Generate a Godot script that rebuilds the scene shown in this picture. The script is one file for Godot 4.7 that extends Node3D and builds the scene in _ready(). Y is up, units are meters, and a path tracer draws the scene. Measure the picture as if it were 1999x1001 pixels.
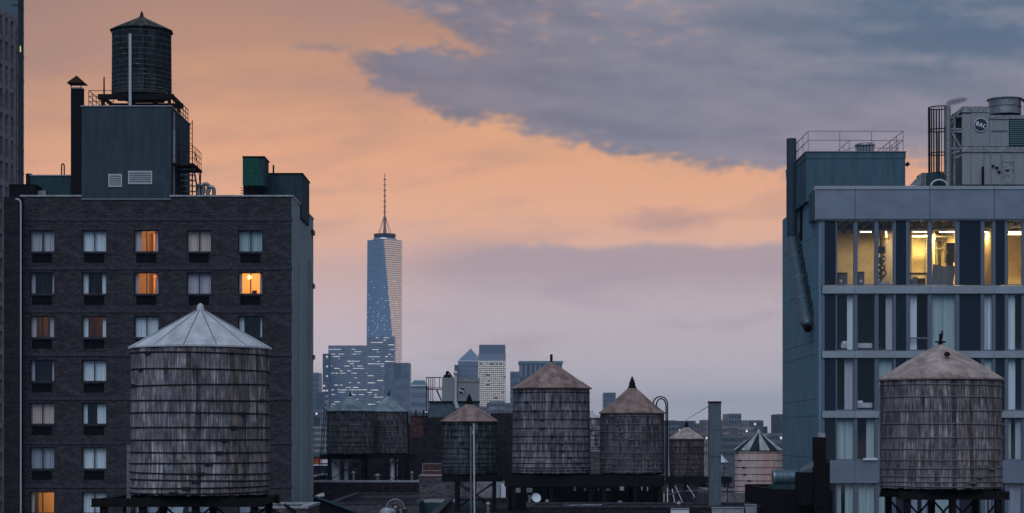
extends Node3D
# Rooftop water tanks at dusk. Distances are metres; wx / wy turn a bearing read off the photograph and a real distance into metres.
const F := 3670.0      # focal length in photograph pixels
const CX := 999.5
const HY := 855.0      # row of the horizon
const EYE := 50.0      # camera height above the street

var M := {}
var T := {}
var boxes := {}
var used_names := {}
var rng := RandomNumberGenerator.new()
var nz := FastNoiseLite.new()
var nz2 := FastNoiseLite.new()

# ---------------------------------------------------------------- measures
func wx(px: float, d: float) -> float:
	return (px - CX) * d / F
func wy(py: float, d: float) -> float:
	return EYE + (HY - py) * d / F
func wp(px: float, py: float, d: float) -> Vector3:
	return Vector3(wx(px, d), wy(py, d), -d)

# ---------------------------------------------------------------- things and parts
func numbered(called: String) -> String:
	var n: int = used_names.get(called, 0)
	used_names[called] = n + 1
	return called if n == 0 else "%s_%03d" % [called, n]
func tag(o: Node3D, label: String, category: String, group := "", kind := "") -> Node3D:
	if label: o.set_meta("label", label)
	if category: o.set_meta("category", category)
	if group: o.set_meta("group", group)
	if kind: o.set_meta("kind", kind)
	return o
func thing(called: String, label: String, category: String, at: Vector3, group := "") -> Node3D:
	var o := Node3D.new()
	o.name = numbered(called)
	add_child(o)
	o.position = at
	tag(o, label, category, group)
	return o
func put(parent: Node, called: String, mesh: Mesh, m: Material, where: Transform3D) -> MeshInstance3D:
	var o := MeshInstance3D.new()
	o.name = called
	o.mesh = mesh
	o.material_override = m
	parent.add_child(o, true)
	o.global_transform = where
	return o
func group_node(parent: Node, called: String, at: Vector3) -> Node3D:
	var o := Node3D.new()
	o.name = called
	parent.add_child(o, true)
	o.global_position = at
	return o
func bx(parent: Node, called: String, m: Material, a: Vector3, b: Vector3) -> MeshInstance3D:
	var s := (b - a).abs()
	var key := Vector3i((s * 2000.0).round())
	if not boxes.has(key):
		var bm := BoxMesh.new()
		bm.size = s
		boxes[key] = bm
	return put(parent, called, boxes[key], m, Transform3D(Basis(), (a + b) * 0.5))
# a box whose front face lies at distance d
func pb(parent: Node, called: String, m: Material, px0: float, px1: float, py0: float, py1: float, d: float, deep: float) -> MeshInstance3D:
	return bx(parent, called, m, Vector3(wx(px0, d), wy(py1, d), -d - deep), Vector3(wx(px1, d), wy(py0, d), -d))
func bar_xf(a: Vector3, b: Vector3) -> Transform3D:
	var y := (b - a).normalized()
	var ref := Vector3.FORWARD if absf(y.dot(Vector3.FORWARD)) < 0.9 else Vector3.RIGHT
	var x := y.cross(ref).normalized()
	return Transform3D(Basis(x, y, x.cross(y)), (a + b) * 0.5)
func bar(parent: Node, called: String, m: Material, a: Vector3, b: Vector3, w: float, t := -1.0) -> MeshInstance3D:
	var bm := BoxMesh.new()
	bm.size = Vector3(w, a.distance_to(b), w if t < 0.0 else t)
	return put(parent, called, bm, m, bar_xf(a, b))
func rod(parent: Node, called: String, m: Material, a: Vector3, b: Vector3, r: float, r2 := -1.0, sides := 10) -> MeshInstance3D:
	var c := CylinderMesh.new()
	c.bottom_radius = r
	c.top_radius = r if r2 < 0.0 else r2
	c.height = a.distance_to(b)
	c.radial_segments = sides
	c.rings = 1
	return put(parent, called, c, m, bar_xf(a, b))
func mesh_of(v: PackedVector3Array, n: PackedVector3Array, uv: PackedVector2Array, ix: PackedInt32Array) -> ArrayMesh:
	for i in range(0, ix.size(), 3):   # front faces run clockwise about their normal
		var fn := (v[ix[i + 1]] - v[ix[i]]).cross(v[ix[i + 2]] - v[ix[i]])
		if fn.dot(n[ix[i]] + n[ix[i + 1]] + n[ix[i + 2]]) > 0.0:
			var keep := ix[i + 1]
			ix[i + 1] = ix[i + 2]
			ix[i + 2] = keep
	var arr := []
	arr.resize(Mesh.ARRAY_MAX)
	arr[Mesh.ARRAY_VERTEX] = v
	arr[Mesh.ARRAY_NORMAL] = n
	if uv.size(): arr[Mesh.ARRAY_TEX_UV] = uv
	arr[Mesh.ARRAY_INDEX] = ix
	var am := ArrayMesh.new()
	am.add_surface_from_arrays(Mesh.PRIMITIVE_TRIANGLES, arr)
	return am
# tube along points given relative to the returned mesh's origin
func tube_mesh(pts: Array, r: float, sides := 10) -> ArrayMesh:
	var v := PackedVector3Array(); var n := PackedVector3Array(); var ix := PackedInt32Array()
	var side := Vector3.ZERO
	for i in pts.size():
		var t: Vector3 = (pts[mini(i + 1, pts.size() - 1)] - pts[maxi(i - 1, 0)]).normalized()
		if side == Vector3.ZERO:
			side = t.cross(Vector3.FORWARD if absf(t.z) < 0.9 else Vector3.RIGHT).normalized()
		side = (side - t * side.dot(t)).normalized()
		var up := t.cross(side)
		for k in sides:
			var a := TAU * k / sides
			var o := side * cos(a) + up * sin(a)
			v.append(pts[i] + o * r); n.append(o)
		if i > 0:
			var b0 := (i - 1) * sides
			var b1 := i * sides
			for k in sides:
				var k2 := (k + 1) % sides
				ix.append_array([b0 + k, b1 + k, b0 + k2, b0 + k2, b1 + k, b1 + k2])
	return mesh_of(v, n, PackedVector2Array(), ix)
func tube(parent: Node, called: String, m: Material, pts: Array, r: float, sides := 10) -> MeshInstance3D:
	var c: Vector3 = pts[0]
	var loc := []
	for p in pts: loc.append(p - c)
	return put(parent, called, tube_mesh(loc, r, sides), m, Transform3D(Basis(), c))
func lathe_mesh(profile: Array, segs := 24) -> ArrayMesh:
	var st := SurfaceTool.new()
	st.begin(Mesh.PRIMITIVE_TRIANGLES)
	for i in profile.size() - 1:
		st.set_smooth_group(-1 if false else i + 1)
		for k in segs:
			var a := TAU * k / segs
			var b := TAU * (k + 1) / segs
			var p: Vector2 = profile[i]
			var q: Vector2 = profile[i + 1]
			var p0 := Vector3(p.x * cos(a), p.y, p.x * sin(a)); var p1 := Vector3(p.x * cos(b), p.y, p.x * sin(b))
			var q0 := Vector3(q.x * cos(a), q.y, q.x * sin(a)); var q1 := Vector3(q.x * cos(b), q.y, q.x * sin(b))
			for w in [p0, q1, q0, p0, p1, q1]: st.add_vertex(w)
	st.generate_normals()
	return st.commit()
func lathe(parent: Node, called: String, m: Material, at: Vector3, profile: Array, segs := 24) -> MeshInstance3D:
	return put(parent, called, lathe_mesh(profile, segs), m, Transform3D(Basis(), at))
# many axis-aligned boxes joined into one mesh: [min, max] pairs
func joined(parent: Node, called: String, m: Material, list: Array, kind := "stuff") -> MeshInstance3D:
	var v := PackedVector3Array(); var n := PackedVector3Array(); var ix := PackedInt32Array()
	var c: Vector3 = (list[0][0] + list[0][1]) * 0.5
	for e in list:
		var a: Vector3 = e[0] - c
		var b: Vector3 = e[1] - c
		for f in [[Vector3.RIGHT, Vector3.UP, Vector3.BACK], [Vector3.LEFT, Vector3.UP, Vector3.FORWARD], [Vector3.UP, Vector3.BACK, Vector3.RIGHT], [Vector3.DOWN, Vector3.BACK, Vector3.LEFT], [Vector3.BACK, Vector3.UP, Vector3.LEFT], [Vector3.FORWARD, Vector3.UP, Vector3.RIGHT]]:
			var nn: Vector3 = f[0]
			var h := (b - a) * 0.5
			var mid := (a + b) * 0.5
			var base := v.size()
			for s in [[-1, -1], [1, -1], [1, 1], [-1, 1]]:
				v.append(mid + (nn + f[2] * s[0] + f[1] * s[1]) * h); n.append(nn)
			ix.append_array([base, base + 1, base + 2, base, base + 2, base + 3])
	var o := put(parent, called, mesh_of(v, n, PackedVector2Array(), ix), m, Transform3D(Basis(), c))
	if kind: o.set_meta("kind", kind)
	return o
# wall facing +z (towards the camera) with rectangular openings and their reveals; holes are Rect2 in metres
func holed_wall(parent: Node, called: String, m: Material, r: Rect2, z: float, thick: float, holes: Array) -> MeshInstance3D:
	var xs := [r.position.x, r.end.x]
	var ys := [r.position.y, r.end.y]
	for h in holes:
		for e in [h.position.x, h.end.x]:
			if not xs.has(e): xs.append(e)
		for e in [h.position.y, h.end.y]:
			if not ys.has(e): ys.append(e)
	xs.sort(); ys.sort()
	var v := PackedVector3Array(); var n := PackedVector3Array(); var ix := PackedInt32Array()
	var quad := func(a: Vector3, b: Vector3, c: Vector3, d: Vector3, nn: Vector3):
		var base := v.size()
		for w in [a, b, c, d]:
			v.append(w); n.append(nn)
		ix.append_array([base, base + 2, base + 1, base, base + 3, base + 2])
	for j in ys.size() - 1:
		var i := 0
		while i < xs.size() - 1:
			var mid := Vector2((xs[i] + xs[i + 1]) * 0.5, (ys[j] + ys[j + 1]) * 0.5)
			var open := false
			for h in holes:
				if h.has_point(mid): open = true; break
			if not open:
				quad.call(Vector3(xs[i], ys[j], z), Vector3(xs[i + 1], ys[j], z), Vector3(xs[i + 1], ys[j + 1], z), Vector3(xs[i], ys[j + 1], z), Vector3.BACK)
			i += 1
	for h in holes:
		var a: Vector2 = h.position
		var b: Vector2 = h.end
		quad.call(Vector3(a.x, a.y, z), Vector3(a.x, b.y, z), Vector3(a.x, b.y, z - thick), Vector3(a.x, a.y, z - thick), Vector3.RIGHT)
		quad.call(Vector3(b.x, a.y, z), Vector3(b.x, b.y, z), Vector3(b.x, b.y, z - thick), Vector3(b.x, a.y, z - thick), Vector3.LEFT)
		quad.call(Vector3(a.x, a.y, z), Vector3(b.x, a.y, z), Vector3(b.x, a.y, z - thick), Vector3(a.x, a.y, z - thick), Vector3.UP)
		quad.call(Vector3(a.x, b.y, z), Vector3(b.x, b.y, z), Vector3(b.x, b.y, z - thick), Vector3(a.x, b.y, z - thick), Vector3.DOWN)
	return put(parent, called, mesh_of(v, n, PackedVector2Array(), ix), m, Transform3D())
# a flat-faced solid from corner points: faces are lists of indices
func solid(parent: Node, called: String, m: Material, pts: Array, faces: Array) -> MeshInstance3D:
	var c := Vector3.ZERO
	for p in pts: c += p
	c /= pts.size()
	var v := PackedVector3Array(); var n := PackedVector3Array(); var ix := PackedInt32Array()
	for f in faces:
		var nn: Vector3 = (pts[f[1]] - pts[f[0]]).cross(pts[f[2]] - pts[f[0]]).normalized()
		var mid := Vector3.ZERO
		for k in f: mid += pts[k]
		if nn.dot(mid / f.size() - c) < 0.0: nn = -nn
		var base := v.size()
		for k in f:
			v.append(pts[k] - c); n.append(nn)
		for k in range(1, f.size() - 1): ix.append_array([base, base + k, base + k + 1])
	return put(parent, called, mesh_of(v, n, PackedVector2Array(), ix), m, Transform3D(Basis(), c))
# room behind a window: back wall, sides, floor and ceiling with thickness
func room_shell(parent: Node, m: Material, a: Vector3, b: Vector3) -> void:
	var o := group_node(parent, "room", Vector3((a.x + b.x) * 0.5, a.y, (a.z + b.z) * 0.5))
	var t := 0.06
	var list := [[Vector3(a.x - t, a.y - t, a.z - t), Vector3(b.x + t, b.y + t, a.z)], [Vector3(a.x - t, a.y - t, a.z), Vector3(a.x, b.y + t, b.z)], [Vector3(b.x, a.y - t, a.z), Vector3(b.x + t, b.y + t, b.z)], [Vector3(a.x, a.y - t, a.z), Vector3(b.x, a.y, b.z)], [Vector3(a.x, b.y, a.z), Vector3(b.x, b.y + t, b.z)]]
	joined(o, "room_lining", m, list, "")
func curtain_mesh(w: float, h: float, folds: int, deep: float, sd: int) -> ArrayMesh:
	var st := SurfaceTool.new()
	st.begin(Mesh.PRIMITIVE_TRIANGLES)
	st.set_smooth_group(0)
	var N := folds * 6
	var R := 4
	var P := []
	for j in R + 1:
		for i in N + 1:
			var u := float(i) / N
			var ph := u * folds * TAU + sd + sin(u * 7.0 + sd) * 1.3
			var amp := deep * (0.65 + 0.35 * sin(u * 11.0 + sd * 2.0)) * (0.75 + 0.25 * j / R)
			P.append(Vector3((u - 0.5) * w, (0.5 - float(j) / R) * h, sin(ph) * amp))
	for j in R:
		for i in N:
			var a := j * (N + 1) + i
			for k in [a, a + 1, a + N + 1, a + 1, a + N + 2, a + N + 1]: st.add_vertex(P[k])
	st.index()
	st.generate_normals()
	return st.commit()

# ---------------------------------------------------------------- materials
func lin(r: float, g: float, b: float, a := 1.0) -> Color:
	var c := Color(r, g, b).linear_to_srgb()
	c.a = a
	return c
func mat(key: String, c: Array, rough := 0.85, metal := 0.0, tex := "", scale := Vector3.ONE) -> StandardMaterial3D:
	var m := StandardMaterial3D.new()
	m.resource_name = key
	m.albedo_color = lin(c[0], c[1], c[2])
	m.roughness = rough
	m.metallic = metal
	m.metallic_specular = 0.5 if rough < 0.6 else 0.2
	if tex:
		m.albedo_texture = T[tex]
		m.uv1_triplanar = true
		m.uv1_world_triplanar = true
		m.uv1_scale = scale
	M[key] = m
	return m
func glow(key: String, c: Array, e: float) -> void:
	var m := mat(key, [0.5, 0.5, 0.5])
	m.emission_enabled = true
	m.emission = lin(c[0], c[1], c[2])
	m.emission_energy_multiplier = e
func noise_tex(sd: int, freq: float, lo: float, hi: float, oct := 5, size := 512) -> NoiseTexture2D:
	var n := FastNoiseLite.new()
	n.seed = sd
	n.noise_type = FastNoiseLite.TYPE_SIMPLEX_SMOOTH
	n.frequency = freq
	n.fractal_type = FastNoiseLite.FRACTAL_FBM
	n.fractal_octaves = oct
	n.fractal_gain = 0.6
	var t := NoiseTexture2D.new()
	t.width = size; t.height = size
	t.seamless = true
	t.noise = n
	var g := Gradient.new()
	g.set_color(0, Color(lo, lo, lo)); g.set_color(1, Color(hi, hi, hi))
	t.color_ramp = g
	return t
func streak_tex(w: int, h: int, fx: float, fy: float, lo: float, hi: float, sd: int) -> ImageTexture:
	var im := Image.create(w, h, false, Image.FORMAT_RGB8)
	var n := FastNoiseLite.new()
	n.seed = sd
	n.frequency = 1.0
	n.fractal_octaves = 4
	n.fractal_gain = 0.65
	for y in h:
		var v := float(y) / h
		for x in w:
			var u := float(x) / w
			# the two halves are blended so that the pattern closes on itself from side to side
			var a := n.get_noise_2d(u * fx, v * fy)
			var b := n.get_noise_2d((u - 1.0) * fx, v * fy)
			var t := clampf((u - 0.8) / 0.2, 0.0, 1.0)
			var s := clampf(0.5 + 0.9 * lerpf(a, b, t), 0.0, 1.0)
			s = lerpf(lo, hi, s)
			im.set_pixel(x, y, Color(s, s, s))
	return ImageTexture.create_from_image(im)
func wood_tex(new_wood: bool) -> ImageTexture:
	var w := 1024
	var h := 512
	var im := Image.create(w, h, false, Image.FORMAT_RGB8)
	for y in h:
		for x in w:
			var u := x / 1024.0 * 8.0    # metres round the tank
			var v := y / 512.0 * 5.0     # metres down
			var grain := nz.get_noise_2d(u * 34.0, v * 0.9)
			var fine := nz2.get_noise_2d(u * 120.0, v * 5.0)
			var run := nz2.get_noise_2d(u * 9.0 + 40.0, v * 0.5)
			var spot := nz.get_noise_2d(u * 3.0 + 90.0, v * 2.2)
			var s := 0.5 + grain * 0.55 + fine * 0.22 + run * 0.35
			s = clampf(s, 0.0, 1.0)
			var warm := clampf(0.5 + spot * 0.9, 0.0, 1.0)
			var c := Color(0.36, 0.36, 0.385).lerp(Color(0.93, 0.91, 0.905), pow(s, 1.4) * 0.97 + 0.03)
			c = c.lerp(c * Color(1.05, 0.98, 0.94), warm)
			c = c * lerpf(0.72, 1.12, clampf(0.5 + nz.get_noise_2d(u * 1.3 + 7.0, v * 1.1) * 1.1, 0.0, 1.0))
			if run > 0.45: c = c.lerp(Color(0.86, 0.86, 0.87), (run - 0.45) * 0.8)
			if new_wood: c = c.lerp(Color(0.98, 0.95, 0.93), 0.75)
			im.set_pixel(x, y, c)
	return ImageTexture.create_from_image(im)
func brick_tex() -> ImageTexture:
	var im := Image.create(1024, 1024, false, Image.FORMAT_RGB8)
	im.fill(Color(0.72, 0.72, 0.74))
	var r := RandomNumberGenerator.new()
	r.seed = 77
	for j in 64:
		var course := r.randf_range(-0.05, 0.05)
		for i in 33:
			var a := TAU * i / 32.0
			var e := TAU * j / 64.0
			var slow := nz.get_noise_3d(cos(a) * 1.1 + 3.0 * cos(e), sin(a) * 1.1, sin(e) * 1.4 + 20.0) * 0.3
			var s := clampf(0.76 + course + slow + r.randf_range(-0.15, 0.15), 0.35, 1.0)
			var c := Color(s, s * (0.95 + r.randf() * 0.05), s * (0.94 + r.randf() * 0.1))
			if r.randf() < 0.05: c = c * Color(1.1, 0.92, 0.86)
			im.fill_rect(Rect2i(i * 32 - (16 if j % 2 else 0) + 1, j * 16 + 2, 29, 13), c)
	return ImageTexture.create_from_image(im)
func make_materials() -> void:
	T.mottle = noise_tex(3, 0.012, 0.62, 1.0)
	T.blotch = noise_tex(9, 0.006, 0.5, 1.0, 6)
	T.fine = noise_tex(5, 0.05, 0.7, 1.0)
	T.stain = streak_tex(512, 256, 16.0, 4.0, 0.84, 1.0, 21)
	T.metal_run = streak_tex(512, 256, 60.0, 2.0, 0.86, 1.0, 33)
	T.zinc = noise_tex(41, 0.009, 0.74, 1.0, 6)
	T.soft = noise_tex(14, 0.008, 0.88, 1.0, 4)
	T.wood = wood_tex(false)
	T.wood_new = wood_tex(true)
	T.brick = brick_tex()
	# buildings near by
	var bs := Vector3(1.0 / 6.8, 1.0 / 4.48, 1.0 / 6.8)
	mat("brick_dark", [0.082, 0.082, 0.088], 0.9, 0.0, "brick", bs)
	mat("brick_brown", [0.26, 0.18, 0.16], 0.9, 0.0, "brick", bs)
	mat("brick_grey", [0.17, 0.155, 0.165], 0.9, 0.0, "brick", bs)
	mat("brick_black", [0.05, 0.045, 0.05], 0.95, 0.0, "brick", bs)
	mat("stone_band", [0.085, 0.085, 0.1], 0.9, 0.0, "mottle", Vector3.ONE * 0.5)
	mat("stucco_side", [0.36, 0.43, 0.45], 0.92, 0.0, "stain", Vector3(0.12, 0.05, 0.12))
	mat("stucco_navy", [0.058, 0.08, 0.10], 0.92, 0.0, "stain", Vector3(0.1, 0.06, 0.1))
	mat("stucco_teal", [0.085, 0.16, 0.205], 0.88, 0.0, "stain", Vector3(0.1, 0.05, 0.1))
	mat("stucco_teal_lit", [0.19, 0.33, 0.40], 0.88, 0.0, "stain", Vector3(0.1, 0.05, 0.1))  # same teal stucco, with extra light put into the colour for the side wall
	mat("tower_stone", [0.36, 0.34, 0.355], 0.85, 0.0, "mottle", Vector3.ONE * 0.12)
	mat("slab_glass", [0.06, 0.10, 0.125], 0.35)
	mat("tar", [0.03, 0.03, 0.033], 0.95, 0.0, "mottle", Vector3.ONE * 0.3)
	mat("coping", [0.55, 0.57, 0.6], 0.55, 0.3, "mottle", Vector3.ONE * 0.7)
	mat("white_pipe", [0.72, 0.73, 0.74], 0.5, 0.0, "fine", Vector3.ONE * 0.6)
	mat("galvanized", [0.42, 0.44, 0.46], 0.45, 0.6, "mottle", Vector3.ONE * 0.8)
	mat("frame_dark", [0.02, 0.023, 0.028], 0.5, 0.2)
	mat("sleeve_dark", [0.012, 0.012, 0.015], 0.8)
	mat("steel_black", [0.018, 0.017, 0.018], 0.75, 0.1, "mottle", Vector3.ONE * 0.9)
	mat("steel_rust", [0.07, 0.038, 0.026], 0.85, 0.1, "blotch", Vector3.ONE * 0.8)
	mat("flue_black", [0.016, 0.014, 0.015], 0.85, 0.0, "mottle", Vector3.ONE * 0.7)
	mat("louvre_white", [0.66, 0.67, 0.7], 0.6)
	mat("unit_green", [0.02, 0.13, 0.10], 0.6, 0.0, "mottle", Vector3.ONE * 0.6)
	mat("unit_teal", [0.035, 0.075, 0.085], 0.8, 0.0, "stain", Vector3(0.15, 0.1, 0.15))
	mat("panel_metal", [0.28, 0.33, 0.40], 0.42, 0.55, "soft", Vector3.ONE * 0.12)
	mat("panel_band", [0.44, 0.485, 0.535], 0.42, 0.5, "soft", Vector3.ONE * 0.12)
	mat("mullion", [0.16, 0.19, 0.25], 0.45, 0.5)
	mat("spandrel_dark", [0.012, 0.02, 0.032], 0.12, 0.0)
	mat("tower_panel", [0.34, 0.35, 0.37], 0.5, 0.45, "metal_run", Vector3(0.2, 0.15, 0.2))
	mat("tower_frame", [0.42, 0.43, 0.45], 0.5, 0.4, "mottle", Vector3.ONE * 0.5)
	mat("tower_louvre", [0.10, 0.17, 0.18], 0.6, 0.2)
	mat("logo_navy", [0.012, 0.014, 0.05], 0.5)
	mat("logo_white", [0.75, 0.76, 0.8], 0.5)
	mat("concrete", [0.33, 0.32, 0.33], 0.9, 0.0, "mottle", Vector3.ONE * 0.3)
	mat("duct_grey", [0.14, 0.18, 0.21], 0.6, 0.2, "stain", Vector3(0.35, 0.12, 0.35))
	mat("flue_navy", [0.055, 0.085, 0.115], 0.6, 0.2, "stain", Vector3(0.4, 0.1, 0.4))
	mat("duct_blue", [0.13, 0.2, 0.26], 0.5, 0.35, "mottle", Vector3.ONE * 0.5)
	mat("brick_red", [0.135, 0.07, 0.066], 0.9, 0.0, "brick", bs)
	mat("red_roof", [0.5, 0.09, 0.05], 0.8, 0.0, "mottle", Vector3.ONE * 0.1)
	mat("stone_pale", [0.5, 0.46, 0.48], 0.85, 0.0, "mottle", Vector3.ONE * 0.12)
	mat("copper_green", [0.12, 0.22, 0.2], 0.8, 0.0, "mottle", Vector3.ONE * 0.5)
	# interiors
	mat("room_dark", [0.34, 0.32, 0.30], 0.9)
	mat("carpet", [0.07, 0.07, 0.08], 0.95)
	mat("room_brown", [0.22, 0.14, 0.1], 0.9)
	mat("room_warm", [0.6, 0.44, 0.26], 0.9)
	mat("room_plaster", [0.55, 0.47, 0.36], 0.9, 0.0, "soft", Vector3.ONE * 0.3)
	mat("wood_red", [0.09, 0.03, 0.02], 0.6)
	mat("gilt", [0.6, 0.33, 0.1], 0.5)
	mat("board_grey", [0.16, 0.17, 0.19], 0.8, 0.0, "fine", Vector3.ONE * 0.5)
	mat("cloth_blue", [0.72, 0.82, 0.88], 0.95)
	mat("cloth_grey", [0.55, 0.54, 0.62], 0.95)
	mat("cloth_beige", [0.66, 0.56, 0.5], 0.95)
	mat("cloth_dim", [0.34, 0.4, 0.5], 0.95)
	mat("cloth_green", [0.42, 0.55, 0.58], 0.95)
	for k in ["cloth_blue", "cloth_grey", "cloth_beige", "cloth_dim", "cloth_green"]:
		M[k].backlight_enabled = true
		M[k].backlight = Color(0.25, 0.25, 0.25)
	var g := mat("glass", [0.3, 0.36, 0.4], 0.03)
	g.transparency = BaseMaterial3D.TRANSPARENCY_ALPHA
	g.albedo_color.a = 0.03
	glow("lamp_warm", [1.0, 0.62, 0.25], 6.0)
	glow("lamp_white", [1.0, 0.86, 0.55], 7.0)
	glow("lit_window", [1.0, 0.9, 0.76], 0.7)
	glow("lit_window_soft", [1.0, 0.84, 0.62], 0.55)
	glow("lit_window_cream", [1.0, 0.86, 0.58], 0.85)
	glow("lit_window_cool", [0.8, 0.9, 1.0], 0.55)
	glow("lit_window_green", [0.75, 0.8, 0.12], 0.9)
	# tanks
	for fam in [["grey", [0.66, 0.665, 0.70]], ["slate", [0.54, 0.555, 0.61]], ["charcoal", [0.34, 0.35, 0.385]], ["teal", [0.20, 0.25, 0.275]], ["umber", [0.29, 0.25, 0.245]], ["brown", [0.60, 0.575, 0.60]], ["dark", [0.08, 0.115, 0.125]], ["pale", [0.95, 0.74, 0.70]], ["soot", [0.29, 0.30, 0.32]]]:
		for i in 7:
			var k: float = [0.55, 0.72, 0.87, 1.0, 1.14, 1.3, 1.5][i]
			if fam[0] == "pale": k = [0.85, 0.9, 0.95, 1.0, 1.05, 1.1, 1.15][i]
			var tint: Array = [[1, 1, 1], [1.05, 0.98, 0.94], [0.95, 1.0, 1.05], [1, 1, 1], [0.94, 1.0, 1.0], [1.04, 0.98, 0.96], [1, 1, 1.02]][i]
			var m := mat("stave_%s_%d" % [fam[0], i], [minf(fam[1][0] * k * tint[0], 0.9), minf(fam[1][1] * k * tint[1], 0.9), minf(fam[1][2] * k * tint[2], 0.9)], 0.92)
			m.albedo_texture = T.wood_new if fam[0] == "pale" else T.wood
			m.uv1_scale = Vector3(1.0 / 8.0, 1.0 / 5.0, 1.0)
			m.uv1_offset = Vector3(0.137 * i, 0.11 * i, 0)
	mat("hoop", [0.03, 0.027, 0.027], 0.7, 0.2)
	mat("hoop_light", [0.16, 0.15, 0.15], 0.6, 0.3)
	for i in 3:
		var k: float = [0.92, 1.0, 1.06][i]
		mat("roof_zinc_%d" % i, [0.72 * k, 0.735 * k, 0.765 * k], 0.6, 0.1, "zinc", Vector3.ONE * 0.42)
		mat("roof_tan_%d" % i, [0.66 * k, 0.51 * k, 0.455 * k], 0.92, 0.0, "blotch", Vector3.ONE * 0.5)
		mat("roof_brown_%d" % i, [0.46 * k, 0.315 * k, 0.275 * k], 0.92, 0.0, "blotch", Vector3.ONE * 0.5)
		mat("roof_olive_%d" % i, [0.10 * k, 0.095 * k, 0.075 * k], 0.92, 0.0, "blotch", Vector3.ONE * 0.5)
		mat("roof_slate_%d" % i, [0.36 * k, 0.45 * k, 0.50 * k], 0.9, 0.0, "blotch", Vector3.ONE * 0.4)
	mat("roof_seam", [0.2, 0.21, 0.235], 0.7)
	mat("roof_stripe_dark", [0.02, 0.032, 0.034], 0.7)
	mat("roof_stripe_pale", [0.72, 0.75, 0.78], 0.6, 0.1, "blotch", Vector3.ONE * 0.5)
	# far away
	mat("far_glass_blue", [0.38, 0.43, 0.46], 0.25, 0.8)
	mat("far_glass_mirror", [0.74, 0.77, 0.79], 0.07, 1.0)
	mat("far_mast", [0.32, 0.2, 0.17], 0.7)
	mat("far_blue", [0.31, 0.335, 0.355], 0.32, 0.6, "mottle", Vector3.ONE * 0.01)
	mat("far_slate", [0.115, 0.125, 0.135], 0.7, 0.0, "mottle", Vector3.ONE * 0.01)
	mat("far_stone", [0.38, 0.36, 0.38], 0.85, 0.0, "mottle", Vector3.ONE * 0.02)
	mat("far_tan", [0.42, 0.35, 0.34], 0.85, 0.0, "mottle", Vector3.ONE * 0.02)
	mat("far_window", [0.05, 0.06, 0.07], 0.2, 0.2)
	mat("far_band", [0.29, 0.305, 0.32], 0.3, 0.4)
	mat("far_roof_green", [0.10, 0.20, 0.19], 0.8)
	mat("far_white", [0.65, 0.68, 0.72], 0.8)
	mat("ground", [0.05, 0.05, 0.055], 0.95, 0.0, "blotch", Vector3.ONE * 0.004)

# ---------------------------------------------------------------- sky
func ramp(stops: Array, x: float) -> Color:
	if x <= stops[0][0]: return Color8(stops[0][1], stops[0][2], stops[0][3])
	for i in stops.size() - 1:
		var a: Array = stops[i]
		var b: Array = stops[i + 1]
		if x <= b[0]:
			var t: float = (x - a[0]) / (b[0] - a[0])
			return Color8(a[1], a[2], a[3]).lerp(Color8(b[1], b[2], b[3]), t)
	var e: Array = stops[-1]
	return Color8(e[1], e[2], e[3])
func line_at(pts: Array, x: float) -> float:
	if x <= pts[0].x: return pts[0].y
	for i in pts.size() - 1:
		if x <= pts[i + 1].x:
			return lerpf(pts[i].y, pts[i + 1].y, (x - pts[i].x) / (pts[i + 1].x - pts[i].x))
	return pts[-1].y
var CLEAR := [[-250, 150, 128, 122], [0, 178, 139, 122], [150, 205, 153, 125], [300, 236, 172, 134], [400, 241, 181, 147], [470, 235, 185, 161], [520, 219, 182, 174], [600, 222, 195, 195], [700, 226, 210, 214], [800, 230, 222, 222], [855, 230, 224, 224]]
var EDGE := [Vector2(600, 60), Vector2(690, 120), Vector2(720, 170), Vector2(790, 195), Vector2(870, 226), Vector2(1000, 236), Vector2(1045, 262), Vector2(1145, 268), Vector2(1195, 290), Vector2(1330, 316), Vector2(1530, 326), Vector2(2200, 300), Vector2(3600, 180), Vector2(5400, -60), Vector2(7600, -60), Vector2(9500, 260)]
var TONGUE := [Vector2(480, 88), Vector2(680, 94), Vector2(970, 106)]
func sm(a: float, b: float, x: float) -> float:
	return smoothstep(a, b, x)
func fbm(x: float, y: float) -> float:
	return nz.get_noise_2d(x, y)
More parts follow.
